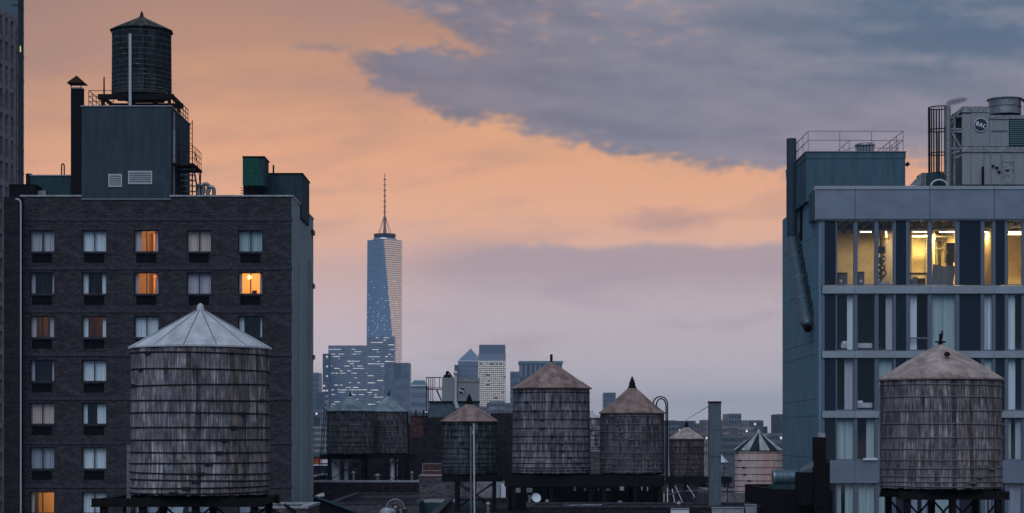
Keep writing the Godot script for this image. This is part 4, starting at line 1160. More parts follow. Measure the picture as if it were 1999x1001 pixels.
	# coil of chain and hose on a stand, by the partition
	var cs := thing("hose_stand", "dark stand hung with coils of hose before the amber wall", "stand", Vector3(wx(1722, d), y0, -d - 0.8))
	var cc := Vector3(wx(1724, d), y0, -d - 0.7)
	rod(cs, "pole", M.frame_dark, cc, cc + Vector3.UP * 2.6, 0.035)
	rod(cs, "pole_arm", M.gilt, cc + Vector3(0, 2.55, 0), cc + Vector3(0.5, 2.55, -0.2), 0.035)
	bx(cs, "control_box", M.frame_dark, cc + Vector3(-0.22, 1.75, -0.12), cc + Vector3(0.22, 2.1, 0.1))
	for k in 9:
		var rg := ring_mesh(0.13 + 0.02 * (k % 3), 0.035, 14)
		put(cs, "coil", rg, M.frame_dark, Transform3D(Basis(Vector3(1, 0.3 * (k % 2), 0).normalized(), 1.1 + 0.25 * (k % 3)), cc + Vector3(0.05 * ((k * 7) % 5 - 2), 0.35 + k * 0.16, 0.05)))
	bx(cs, "base", M.coping, cc + Vector3(-0.3, 0.005, -0.25), cc + Vector3(0.42, 0.2, 0.25))
	var bn := 0
	for q in [[1637.0, 1654.0, 534.0], [1676.0, 1687.0, 532.0]]:
		var bxn := thing("equipment_box", ["squat dark equipment box against the beige loft wall", "small upright equipment box against the beige loft wall"][bn], "box", wp((q[0] + q[1]) * 0.5, 556, d + 1.0))
		pb(bxn, "body", M.board_grey, q[0], q[1], q[2], 555.5, d + 0.7, 0.5)
		pb(bxn, "label_plate", M.cloth_grey, q[0] + 2, q[0] + 7, 546, 551, d + 0.68, 0.018)
		pb(bxn, "lid", M.frame_dark, q[0] - 0.5, q[1] + 0.5, q[2] - 2.0, q[2], d + 0.66, 0.6)
		bn += 1
	for k in 5:
		var px := 1822.0 + k * 8.5
		var lean := thing("leaning_board", "grey sheet board leaning against the loft window", "board", wp(px, 556, d + 0.6), "boards leaning in the loft")
		bar(lean, "sheet", M.board_grey, wp(px, 555.5, d + 0.45), wp(px + 3.0, 516 + (k * 7) % 5, d + 0.8), 0.22, 0.03)
		bar(lean, "edge_strip", M.frame_dark, wp(px + 4.3, 555.5, d + 0.45), wp(px + 7.3, 516 + (k * 7) % 5, d + 0.8), 0.02, 0.04)
	var tb := thing("work_table", "dark work table with boxes inside the lit loft", "table", wp(1793, 556, d + 1.2))
	pb(tb, "table_top", M.frame_dark, 1776, 1812, 532, 534.5, d + 0.8, 0.9)
	for px in [1777.0, 1809.0]: pb(tb, "leg", M.frame_dark, px, px + 1.5, 534.5, 555.8, d + 0.85, 0.06)
	pb(tb, "storage_bin", M.board_grey, 1779, 1791, 540, 555.6, d + 0.9, 0.5)
	pb(tb, "storage_bin", M.cloth_grey, 1776, 1781, 536, 545, d + 0.86, 0.03)
	pb(tb, "storage_bin", M.wood_red, 1793, 1806, 543, 555.6, d + 0.9, 0.5)
	var cab := thing("loft_cabinet", "tall dark cabinet between the columns in the lit loft", "cabinet", wp(1855, 556, d + 1.5))
	pb(cab, "carcass", M.frame_dark, 1847, 1863, 474, 512, d + 1.3, 0.5)
	pb(cab, "foot_frame", M.frame_dark, 1849, 1861, 512, 567, d + 1.35, 0.4)
	pb(cab, "handle", M.gilt, 1848.5, 1849.5, 488, 496, d + 1.27, 0.03)
func cooling_tower(ry: float) -> void:
	var d := 101.6
	var t := thing("cooling_tower", "grey steel cooling tower with round blue logo, fans and panelled casing", "cooling tower", Vector3(wx(1950, d), ry, -104))
	var y_b := ry
	var rows := [[208.0, 213.0], [213.5, 286.0], [286.5, 296.5], [297.0, 361.0]]
	# upper casing panels
	for q in [[1878.0, 1895.0, 222.0, 285.5], [1895.5, 1931.0, 219.0, 285.5], [1931.5, 1969.0, 233.0, 285.5]]: pb(t, "casing_panel", M.tower_panel, q[0], q[1], q[2], q[3], d, 0.12)
	pb(t, "louvre_backing", M.tower_louvre, 1970, 2060, 233, 285.5, d + 0.03, 0.1)
	for k in 12: pb(t, "louvre_slat", M.tower_louvre, 1970.5, 2060, 234.5 + k * 4.2, 237.0 + k * 4.2, d - 0.05, 0.07)
	pb(t, "top_beam", M.tower_frame, 1878, 1931, 207.5, 219, d - 0.04, 0.2)
	pb(t, "top_beam", M.tower_frame, 1931.2, 2060, 224.5, 232, d - 0.06, 0.2)
	pb(t, "middle_beam", M.tower_frame, 1878, 2060, 286.5, 296.5, d - 0.07, 0.2)
	for q in [[1878.0, 1895.0], [1896.0, 1920.0], [1921.0, 1933.0], [1935.0, 1954.0], [1979.0, 2010.0], [2011.0, 2060.0]]: pb(t, "casing_panel", M.tower_panel, q[0], q[1], 297.5, 360.0, d, 0.1)
	pb(t, "casing_panel", M.tower_panel, 1956, 1977.5, 297.5, 316, d, 0.1)
	var door := pb(t, "access_door", M.tower_frame, 1956.5, 1977.2, 317, 360, d - 0.04, 0.12)
	bx(door, "handle", M.steel_black, wp(1963, 334, d - 0.08), wp(1969, 331, d - 0.041))
	for q in [[1895.0, 1896.0], [1933.3, 1934.8], [1954.3, 1956.0], [1977.8, 1979.0]]: pb(t, "stiffener", M.tower_frame, q[0], q[1], 297, 361, d - 0.05, 0.1)
	for q in [[1936.5, 1946.5, 321.5], [1944.0, 1951.0, 325.0], [1948.0, 1954.0, 333.0]]: pb(t, "valve_box", M.sleeve_dark, q[0], q[0] + 5.0, q[2], q[2] + 3.5, d - 0.12, 0.12)
	rod(t, "control_pipe", M.steel_black, wp(1918.5, 361, d - 0.15), wp(1918.5, 325, d - 0.15), 0.06)
	pb(t, "rail_strip", M.tower_louvre, 1936, 1966, 254, 257, d - 0.03, 0.03)
	bx(t, "fill_block", M.tower_louvre, Vector3(wx(1922, d), y_b, -105.2), Vector3(wx(2056, d), wy(224, d), -d - 0.13))
	bx(t, "roof_plate", M.tower_frame, Vector3(wx(1878, d), wy(213, d), -105.2), Vector3(wx(1931, d), wy(209, d), -d - 0.17))
	bx(t, "back_panel", M.tower_panel, Vector3(wx(1878, d), y_b, -105.2), Vector3(wx(1922, d) - 0.004, wy(213, d), -105.08))
	pb(t, "base_frame", M.steel_black, 1878, 2060, 361, 374, d + 0.02, 4.5)
	logo(t, wp(1914, 244, d - 0.03), 13.5 * d / F)
	# fans
	for q in [[1961.0, 31.0], [2034.0, 34.0]]:
		var c := Vector3(wx(q[0], 103.2), wy(224.5, 103.2), -103.2)
		var r: float = q[1] * 103.2 / F
		var hh := 29.0 * 103.2 / F
		var fs := lathe(t, "fan_stack", M.galvanized, c, [Vector2(r, 0.0), Vector2(r * 0.985, hh * 0.5), Vector2(r * 1.04, hh * 0.52), Vector2(r, hh * 0.56), Vector2(r * 1.0, hh), Vector2(r * 1.12, hh * 1.0), Vector2(r * 1.12, hh * 1.05), Vector2(r * 0.96, hh * 1.05), Vector2(r * 0.95, hh * 0.3), Vector2(0.0, hh * 0.3)], 30)
		for k in 6: bar(fs, "fan_blade", M.steel_black, c + Vector3.UP * hh * 0.6, c + Vector3(cos(TAU * k / 6.0) * r * 0.88, hh * 0.6, sin(TAU * k / 6.0) * r * 0.88), 0.16, 0.02)
	# dark inlet side with steelwork
	var ix := wx(1877, d)
	for k in 3:
		var z := -d - 0.2 - k * 2.0
		bar(t, "inlet_post", M.tower_frame, Vector3(ix - 0.35, ry, z), Vector3(ix - 0.35, wy(232, d), z), 0.10)
	for q in [[1846, 252, 1877, 252], [1846, 257, 1877, 257], [1850, 250, 1877, 212], [1858, 260, 1875, 288], [1848, 290, 1877, 290], [1860, 310, 1877, 302], [1856, 300, 1873, 294], [1852, 232, 1877, 226]]:
		bar(t, "inlet_brace", M.tower_frame, wp(q[0], q[1], d + 0.1), wp(q[2], q[3], d + 0.1), 0.09)
	rod(t, "riser_pipe", M.galvanized, wp(1850, 362, d - 0.2), wp(1850, 208, d - 0.2), 0.15, -1.0, 14)
	rod(t, "riser_pipe", M.galvanized, wp(1862, 362, d + 0.2), wp(1862, 222, d + 0.2), 0.1, -1.0, 12)
	# caged ladder
	var cg := thing("caged_ladder", "safety ladder in a round cage of vertical bars beside the cooling tower", "ladder", Vector3(wx(1838, d), ry, -d - 0.3))
	var cc := Vector3(wx(1836, d), 0, -d - 0.35)
	var cr := 21.0 * d / F
	var yb := wy(338, d)
	var yt := wy(207, d)
	for k in 15:
		var a := PI * 0.5 + PI * (k - 1) / 12.0
		var o := Vector3(cos(a) * cr, 0, sin(a) * cr)
		bar(cg, "cage_bar", M.steel_black, cc + o * 0.97 + Vector3.UP * yb, cc + o + Vector3.UP * yt, 0.035)
	for k in 8:
		var a := -0.2 + PI * 0.5 * k / 8.0
		var o := Vector3(cos(a) * cr, 0, sin(a) * cr)
		bar(cg, "cage_bar", M.steel_black, cc + o * 0.97 + Vector3.UP * yb, cc + o + Vector3.UP * yt, 0.035)
	for py in [208.0, 252.0, 298.0, 337.0]: put(cg, "cage_hoop", ring_mesh(cr, 0.03, 28), M.steel_black, Transform3D(Basis(), cc + Vector3.UP * wy(py, d)))
	for s in [-0.2, 0.2]: bar(cg, "rail", M.galvanized, cc + Vector3(cr * 0.8, ry, s), cc + Vector3(cr * 0.8, yt, s), 0.05)
	for k in 15: bar(cg, "rung", M.galvanized, cc + Vector3(cr * 0.8, lerpf(ry + 0.3, yt, k / 15.0), -0.2), cc + Vector3(cr * 0.8, lerpf(ry + 0.3, yt, k / 15.0), 0.2), 0.03)
	for s in [-1, 1]: bar(cg, "stay", M.steel_black, cc + Vector3(cr * 0.2 * s, ry, cr), cc + Vector3(cr * 0.2 * s, yb, cr), 0.05)
	# hooded intake duct at its foot
	var hd := thing("intake_hood", "dark rounded intake hood with sloping flap at the foot of the cooling tower", "duct", wp(1822, 362, d))
	var pr := []
	for k in 9:
		var a := PI * 0.5 * k / 8.0
		pr.append(Vector2(1838.0 + sin(a) * 14.0, 362.0 - 25.0 * cos(a)))
	var pts := []
	for z in [0.0, 1.4]:
		pts.append(wp(1800, 364, d - 0.25) + Vector3(0, 0, -z)); pts.append(wp(1800, 337, d - 0.25) + Vector3(0, 0, -z))
		for p in pr: pts.append(wp(p.x, p.y, d - 0.25) + Vector3(0, 0, -z))
	var n := 11
	var f0 := []; var f1 := []
	var fcs := []
	for k in n:
		f0.append(k); f1.append(n + k)
		fcs.append([k, (k + 1) % n, n + (k + 1) % n, n + k])
	fcs.append(f0); fcs.append(f1)
	solid(hd, "hood", M.unit_teal, pts, fcs)
	solid(hd, "flap", M.galvanized, [wp(1775, 362, d - 0.2), wp(1799, 337, d - 0.2), wp(1799, 362, d - 0.2), wp(1775, 362, d + 1.0), wp(1799, 337, d + 1.0), wp(1799, 362, d + 1.0)], [[0, 1, 2], [3, 4, 5], [0, 1, 4, 3], [1, 2, 5, 4], [0, 2, 5, 3]])
	for px in [1800.5, 1803.5, 1806.5]: pb(hd, "rib", M.coping, px, px + 1.0, 338, 363, d - 0.3, 0.04)
	var arc := []
	for k in 13: arc.append(wp(1833.0 - cos(PI * k / 12.0) * 16.0, 364.0 - sin(PI * k / 12.0) * 13.0, d - 0.5))
	tag(tube(self, "pipe_arch", M.white_pipe, arc, 0.055, 8), "pale bent pipe arching over the coping before the cooling tower", "pipe")

# ---------------------------------------------------------------- far skyline
func far_building(called: String, label: String, px0: float, px1: float, top: float, d: float, deep: float, m: String, o := {}) -> Node3D:
	var x0 := wx(px0, d)
	var x1 := wx(px1, d)
	var yt := wy(top, d)
	var t := thing(called, label, "building", Vector3((x0 + x1) * 0.5, 0, -d - deep * 0.5), o.get("group", ""))
	bx(t, "wall", M[m], Vector3(x0, 0, -d - deep), Vector3(x1, yt, -d))
	var rows: int = o.get("rows", 0)
	if rows > 0:
		var y_low := wy(o.get("low", 860.0), d)
		var step := (yt - y_low) / rows
		var list := []
		var cols: int = o.get("cols", 0)
		for r in rows:
			var ya := yt - step * (r + 0.85)
			var yb := yt - step * (r + 0.35)
			if cols == 0:
				list.append([Vector3(x0 + 0.4, ya, -d - 0.1), Vector3(x1 - 0.4, yb, -d + 0.12)])
				list.append([Vector3(x1 - 0.1, ya, -d - deep + 0.5), Vector3(x1 + 0.12, yb, -d - 0.5)])
				list.append([Vector3(x0 - 0.12, ya, -d - deep + 0.5), Vector3(x0 + 0.1, yb, -d - 0.5)])
			else:
				for c in cols:
					var a := lerpf(x0, x1, (c + 0.22) / cols)
					var b := lerpf(x0, x1, (c + 0.78) / cols)
					list.append([Vector3(a, ya, -d - 0.1), Vector3(b, yb, -d + 0.12)])
		joined(t, "window_row", M[o.get("win", "far_window")], list)
		var lit: float = o.get("lit", 0.0)
		if lit > 0.0:
			var rg := RandomNumberGenerator.new()
			rg.seed = int(px0 * 7 + top)
			var lc: int = o.get("lit_cols", cols if cols else int((x1 - x0) / 2.4))
			var lists := [[], []]
			for r in rows:
				var bias := 0.4 + 1.2 * absf(fbm(r * 0.9 + px0, px1))
				if rg.randf() < 0.12: bias *= 3.0
				var c := 0
				while c < lc:
					var run := 1 + (rg.randi() % 4 if cols == 0 else 0)
					if rg.randf() < lit * bias * (0.5 + 1.6 * absf(fbm(c * 0.35 + px1, r * 0.25 + 9.0))) / (1.0 if cols else 2.0):
						var a := lerpf(x0, x1, (c + 0.15) / lc)
						var b := lerpf(x0, x1, minf(c + run - 0.15, lc - 0.15) / lc)
						lists[0 if rg.randf() < 0.5 else 1].append([Vector3(a, yt - step * (r + 0.8), -d + 0.1), Vector3(b, yt - step * (r + 0.48), -d + 0.25)])
					c += run
			if lists[0].size(): joined(t, "lit_window", M[o.get("glow", "lit_window")], lists[0])
			if lists[1].size(): joined(t, "lit_window", M[o.get("glow2", "lit_window_cool")], lists[1])
	return t
func tall_tower() -> void:
	var d := 3500.0
	var c := Vector3(wx(751.2, d), 0, -d)
	var h := 30.5 * 1.06
	var yb := 58.0
	var yt := wy(469, d)
	var t := thing("glass_skyscraper", "tallest faceted glass skyscraper with a ringed mast, rising above the skyline", "skyscraper", c)
	bx(t, "podium", M.far_glass_blue, c + Vector3(-h, 0, -h), c + Vector3(h, yb, h))
	var low := [Vector3(-h, yb, h), Vector3(h, yb, h), Vector3(h, yb, -h), Vector3(-h, yb, -h)]
	var top := [Vector3(0, yt, h), Vector3(h, yt, 0), Vector3(0, yt, -h), Vector3(-h, yt, 0)]
	# eight tall triangles: upright ones stand on the base edges, inverted ones hang from the top edges
	for i in 4:
		for tri in [[low[i], low[(i + 1) % 4], top[i]], [top[i], top[(i + 1) % 4], low[(i + 1) % 4]]]:
			var v := PackedVector3Array()
			var nn: Vector3 = (tri[1] - tri[0]).cross(tri[2] - tri[0]).normalized()
			var mid: Vector3 = (tri[0] + tri[1] + tri[2]) / 3.0
			if nn.dot(Vector3(mid.x, 0, mid.z)) < 0.0: nn = -nn
			for p in tri: v.append(p)
			put(t, "glass_facet", mesh_of(v, PackedVector3Array([nn, nn, nn]), PackedVector2Array(), PackedInt32Array([0, 1, 2])), M.far_glass_mirror, Transform3D(Basis(), c))
	# floor lines and lit windows lie on the facets that face us
	var lines := []
	var lit := [[], []]
	var rg := RandomNumberGenerator.new()
	rg.seed = 4
	var y := yb + 6.0
	while y < yt:
		var f := (y - yb) / (yt - yb)
		# section: octagon cut by the corners; the front face spans +-h(1-f), the chamfers run to the sides
		var xf := h * (1.0 - f)
		lines.append([Vector3(-xf, y, h - 0.2) + c, Vector3(xf, y + 0.3, h + 0.1) + c])
		for s in [-1, 1]:
			var n := 5
			for k in n:
				var u := (k + 0.5) / n
				var px: float = lerpf(xf, h, u)
				var pz := lerpf(h, xf, u)
				lines.append([Vector3(s * px - (h - xf) * 0.5 / n, y, pz - (h - xf) * 0.5 / n) + c, Vector3(s * px + (h - xf) * 0.5 / n, y + 0.3, pz + (h - xf) * 0.5 / n + 0.15) + c])
		# lit windows, more of them lower down
		for k in 26:
			var xx := (k + 0.5) / 26.0 * 2.0 - 1.0
			var wxx := xx * h
			var p := (0.34 * (1.0 - f) + 0.02) * (0.3 + 2.2 * maxf(0.0, fbm(k * 0.9 + 5.0, y * 0.012)) + 0.2)
			if f > 0.78: p = 0.0
			if rg.randf() < p:
				var zz := h + 0.3 if absf(wxx) < xf else h - (absf(wxx) - xf) + 0.3
				lit[0 if wxx > xf else 1].append([Vector3(wxx - 0.6, y + 1.1, zz - 0.6) + c, Vector3(wxx + 0.6, y + 2.7, zz) + c])
		y += 4.1
	joined(t, "floor_line", M.far_band, lines)
	joined(t, "lit_window", M.lit_window, lit[0])
	joined(t, "lit_window", M.lit_window_soft, lit[1])
	# crown
	var r := h * 0.7
	lathe(t, "parapet", M.far_glass_blue, c + Vector3.UP * yt, [Vector2(r * 1.02, 0), Vector2(r * 0.95, 3.0), Vector2(r * 0.8, 5.0), Vector2(0, 5.0)], 24)
	for k in 2: lathe(t, "crown_ring", M.far_slate, c + Vector3.UP * (yt + 5.5 + k * 3.6), [Vector2(18, 0), Vector2(20.5, 0.4), Vector2(20.5, 2.2), Vector2(18, 2.4), Vector2(17.5, 1.0)], 28)
	lathe(t, "crown_drum", M.far_slate, c + Vector3.UP * (yt + 4.9), [Vector2(15, 0), Vector2(15, 6.0), Vector2(0, 6.0)], 20)
	var ym := wy(424, d)
	rod(t, "mast", M.far_mast, c + Vector3.UP * (yt + 9), c + Vector3.UP * ym, 2.8, 2.2)
	for k in 6:
		var a := TAU * k / 6.0 + 0.2
		bar(t, "mast_stay", M.far_mast, c + Vector3(cos(a) * 13, yt + 10, sin(a) * 13), c + Vector3(cos(a) * 2, ym, sin(a) * 2), 0.8)
	rod(t, "mast", M.far_mast, c + Vector3.UP * ym, c + Vector3.UP * wy(338, d), 1.5, 0.6)
	for k in 8: lathe(t, "mast_ring", M.far_mast, c + Vector3.UP * lerpf(ym, wy(345, d), k / 7.5), [Vector2(1.2, -0.9), Vector2(3.0, -0.4), Vector2(3.0, 0.6), Vector2(1.2, 1.0)], 10)
func skyline() -> void:
	tall_tower()
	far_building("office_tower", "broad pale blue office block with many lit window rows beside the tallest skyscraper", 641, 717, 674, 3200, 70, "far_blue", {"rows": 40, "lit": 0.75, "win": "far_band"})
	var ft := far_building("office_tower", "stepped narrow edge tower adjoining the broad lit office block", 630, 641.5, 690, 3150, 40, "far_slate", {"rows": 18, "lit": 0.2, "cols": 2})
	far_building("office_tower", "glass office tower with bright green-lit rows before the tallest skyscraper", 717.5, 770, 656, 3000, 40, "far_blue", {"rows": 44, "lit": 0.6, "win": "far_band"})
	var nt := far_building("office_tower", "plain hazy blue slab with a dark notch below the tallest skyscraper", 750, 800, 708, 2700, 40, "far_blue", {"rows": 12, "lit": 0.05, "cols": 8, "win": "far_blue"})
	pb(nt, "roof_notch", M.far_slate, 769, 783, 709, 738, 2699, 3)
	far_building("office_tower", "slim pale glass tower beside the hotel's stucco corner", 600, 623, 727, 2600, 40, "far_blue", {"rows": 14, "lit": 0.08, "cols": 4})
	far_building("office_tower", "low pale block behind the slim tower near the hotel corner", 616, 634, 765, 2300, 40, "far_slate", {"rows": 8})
	var gl := far_building("office_tower", "blue block with a green glass barrel roof, below the notched slab", 801, 834, 752, 2000, 30, "far_blue", {"rows": 6, "win": "far_band"})
	solid(gl, "glass_roof", M.far_roof_green, [wp(801, 752, 2000), wp(834, 752, 2000), wp(829, 742, 2005), wp(808, 742, 2005), wp(801, 752, 2030), wp(834, 752, 2030), wp(829, 742, 2025), wp(808, 742, 2025)], [[0, 1, 2, 3], [4, 5, 6, 7], [0, 3, 7, 4], [1, 2, 6, 5], [2, 3, 7, 6]])
	pb(gl, "eave", M.far_white, 800.5, 834.5, 751, 753.5, 1999, 3)
	# pyramid-topped tower and its lit neighbour
	var py := far_building("office_tower", "glass office tower with a pointed pyramid roof", 894, 938, 704, 3100, 44, "far_blue", {"rows": 16, "lit": 0.12, "cols": 9, "win": "far_band"})
	var a := wp(894, 704, 3100)
	var b := wp(940, 704, 3100)
	solid(py, "pyramid_roof", M.far_glass_blue, [a, b, b + Vector3(0, 0, -44), a + Vector3(0, 0, -44), wp(919, 680, 3122)], [[0, 1, 4], [1, 2, 4], [2, 3, 4], [3, 0, 4]])
	pb(py, "eave_band", M.far_white, 893.5, 940, 703, 705.5, 3099, 3)
	far_building("office_tower", "narrow side wing of the pyramid-topped glass tower", 887, 894.5, 712, 3080, 30, "far_slate", {"rows": 10})
	var lt := far_building("office_tower", "glowing cream-lit office tower with a dark blue glass top storey", 933, 987, 704, 2950, 45, "far_stone", {"rows": 26, "lit": 2.6, "cols": 14, "lit_cols": 14, "glow": "lit_window_cream", "glow2": "lit_window_cream", "low": 800})
	pb(lt, "crown", M.far_glass_blue, 935.5, 986.5, 672.5, 690, 2955, 38)
	pb(lt, "crown", M.far_band, 934, 987.3, 690, 703.7, 2952, 42)
	for k in 5: pb(lt, "crown_band", M.far_slate, 935.2, 986.8, 674.0 + k * 3.4, 675.2 + k * 3.4, 2954, 1)
	pb(lt, "cornice", M.far_white, 932.5, 987.6, 703.7, 705.6, 2948.5, 3)
	var ar := far_building("office_tower", "dark teal tower with arcaded attic behind the brown tank roof", 1014, 1097, 709, 2400, 50, "far_slate", {"rows": 8, "cols": 14})
	pb(ar, "cornice", M.far_roof_green, 1012, 1099, 704.5, 709.5, 2398, 54)
	for k in 9: pb(ar, "pilaster", M.far_band, 1016 + k * 9.2, 1019 + k * 9.2, 711, 735, 2399, 1.5)
	far_building("office_tower", "blue stepped block beside the arcaded tower", 996, 1015, 725, 2350, 40, "far_blue", {"rows": 9, "cols": 4, "lit": 0.1})
	far_building("office_tower", "thin far tower standing alone between two brown-roofed tanks", 1178, 1202, 766, 2600, 30, "far_blue", {"rows": 9, "cols": 5, "lit": 0.1})
	# nearer middle distance, low blocks
	var rg := RandomNumberGenerator.new()
	rg.seed = 11
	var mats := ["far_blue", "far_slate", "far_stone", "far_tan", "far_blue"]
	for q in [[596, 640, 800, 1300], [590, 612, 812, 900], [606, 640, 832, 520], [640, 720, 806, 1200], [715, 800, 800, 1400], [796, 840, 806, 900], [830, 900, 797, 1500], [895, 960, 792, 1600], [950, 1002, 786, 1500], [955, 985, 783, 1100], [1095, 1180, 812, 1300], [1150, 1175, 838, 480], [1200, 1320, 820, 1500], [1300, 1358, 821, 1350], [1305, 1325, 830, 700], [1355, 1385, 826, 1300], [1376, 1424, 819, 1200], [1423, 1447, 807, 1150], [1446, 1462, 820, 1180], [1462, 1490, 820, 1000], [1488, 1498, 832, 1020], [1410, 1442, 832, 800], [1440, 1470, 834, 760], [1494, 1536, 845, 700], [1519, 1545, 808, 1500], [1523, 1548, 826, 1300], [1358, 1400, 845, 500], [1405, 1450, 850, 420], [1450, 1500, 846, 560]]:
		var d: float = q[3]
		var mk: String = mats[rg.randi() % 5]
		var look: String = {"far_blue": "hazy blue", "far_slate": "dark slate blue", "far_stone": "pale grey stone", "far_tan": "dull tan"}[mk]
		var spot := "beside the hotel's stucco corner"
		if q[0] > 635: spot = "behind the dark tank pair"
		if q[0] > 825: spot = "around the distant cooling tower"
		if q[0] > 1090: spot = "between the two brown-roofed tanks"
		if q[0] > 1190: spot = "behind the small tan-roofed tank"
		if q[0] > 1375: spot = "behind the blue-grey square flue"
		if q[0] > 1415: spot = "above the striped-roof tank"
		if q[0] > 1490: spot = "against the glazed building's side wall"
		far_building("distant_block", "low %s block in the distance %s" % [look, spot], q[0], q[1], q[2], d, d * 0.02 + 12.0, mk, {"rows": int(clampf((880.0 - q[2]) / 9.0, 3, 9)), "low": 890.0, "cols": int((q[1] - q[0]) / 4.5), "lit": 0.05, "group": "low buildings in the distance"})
	# the red roof by the hotel
	var rr := thing("red_roofed_shed", "rooftop shed with a bright red-orange wall beside the hotel's stucco corner", "shed", wp(622, 940, 260))
	pb(rr, "wall", M.red_roof, 603, 639, 891, 908, 260, 6)
	pb(rr, "roof", M.copper_green, 602, 640, 882, 891, 259.8, 7)
	pb(rr, "sign_board", M.far_white, 626, 639.5, 897, 903.5, 259.6, 0.15)
	pb(rr, "lower_wall", M.brick_black, 602, 640, 908, 1200, 259.9, 8)
	pb(rr, "ledge", M.far_white, 602, 641, 906.5, 908.5, 259.5, 0.4)
	# stone tower and glass slab at the far side
	var sd := 273.0
	var t := thing("stone_tower", "grey stone tower with deep-set dark window slots rising past the frame", "skyscraper", Vector3(wx(-40, sd), 0, -sd - 10))
	var tx1 := wx(3, sd)
	var rot := Basis(Vector3.UP, 1.12)
	var p0 := Vector3(wx(-12, sd), 0, -sd + 1.5)
	var dir := Vector3(wx(30.5, 280) - p0.x, 0, -280.0 - p0.z)
	var L := dir.length()
	dir = dir.normalized()
	var nrm := Vector3(-dir.z, 0, dir.x)
	if nrm.x < 0.0: nrm = -nrm
	var basis := Basis(dir, Vector3.UP, dir.cross(Vector3.UP))
	var ytop := wy(22, 276)
	var core := BoxMesh.new(); core.size = Vector3(L, ytop, 12)
	put(t, "wall", core, M.far_window, Transform3D(basis, p0 + dir * L * 0.5 - nrm * 6.3 + Vector3.UP * ytop * 0.5))
	var pier := BoxMesh.new(); pier.size = Vector3(0.85, ytop, 0.5)
	var n_p := int(L / 2.1)
	for k in n_p + 1:
		put(t, "pier", pier, M.tower_stone, Transform3D(basis, p0 + dir * lerpf(0.42, L - 0.42, float(k) / n_p) - nrm * 0.1 + Vector3.UP * ytop * 0.5))
	var y := 2.0
	var fpitch := 47.2 * 276.0 / F
	var spn := BoxMesh.new(); spn.size = Vector3(L, 0.85, 0.4)
	y = ytop - 0.4
	while y > 20.0:
		put(t, "spandrel", spn, M.tower_stone, Transform3D(basis, p0 + dir * L * 0.5 - nrm * 0.13 + Vector3.UP * y))
		y -= fpitch
	var g := thing("glass_slab", "blue-green glass slab with thin floor lines joined to the stone tower", "skyscraper", Vector3(wx(39, 283), 0, -290))
	var gtop := wy(-60, 282)
	bx(g, "wall", M.slab_glass, Vector3(wx(-40, 281.5), 0, -285.4), Vector3(wx(34.0, 281.5), gtop, -281.5))
	y = gtop - 2.0
	while y > 30.0:
		bx(g, "floor_line", M.far_slate, Vector3(wx(24, 281.4), y, -285.45), Vector3(wx(34.4, 281.4), y + 0.18, -281.42))
		y -= fpitch
	for dz in [282.4, 283.4, 284.4]: bx(g, "fin", M.far_slate, Vector3(wx(34.0, 281.5) - 0.05, 0, -dz - 0.05), Vector3(wx(34.0, 281.5) + 0.16, gtop, -dz + 0.05))
	bx(g, "lit_window", M.lit_window_green, Vector3(wx(34.0, 281.5) - 0.05, wy(98, 282), -283.3), Vector3(wx(34.0, 281.5) + 0.08, wy(87, 282), -282.5))

# ---------------------------------------------------------------- roofs in the middle
func block(label: String, px0: float, px1: float, py: float, d: float, deep: float, wall: String, cop := "coping", lip := 0.12) -> Node3D:
	var t := thing("brick_building", label, "building", Vector3(wx((px0 + px1) * 0.5, d), 0, -d - deep * 0.5))
	var yt := wy(py, d)
	bx(t, "wall", M[wall], Vector3(wx(px0, d), 0, -d - deep), Vector3(wx(px1, d), yt - 0.3, -d))
	bx(t, "roof", M.tar, Vector3(wx(px0, d) + 0.3, yt - 0.3, -d - deep + 0.3), Vector3(wx(px1, d) - 0.3, yt - 0.25, -d - 0.3))
	for e in [[Vector3(wx(px0, d), 0, -d - 0.3), Vector3(wx(px1, d), 0, -d)], [Vector3(wx(px0, d), 0, -d - deep), Vector3(wx(px0, d) + 0.3, 0, -d - 0.3)], [Vector3(wx(px1, d) - 0.3, 0, -d - deep), Vector3(wx(px1, d), 0, -d - 0.3)], [Vector3(wx(px0, d) + 0.3, 0, -d - deep), Vector3(wx(px1, d) - 0.3, 0, -d - deep + 0.3)]]:
		bx(t, "parapet", M[wall], Vector3(e[0].x, yt - 0.3, e[0].z), Vector3(e[1].x, yt - 0.002, e[1].z))
		if cop: bx(t, "coping", M[cop], Vector3(e[0].x - 0.04, yt - 0.002, e[0].z), Vector3(e[1].x + 0.04, yt + lip, e[1].z + 0.04))
	return t
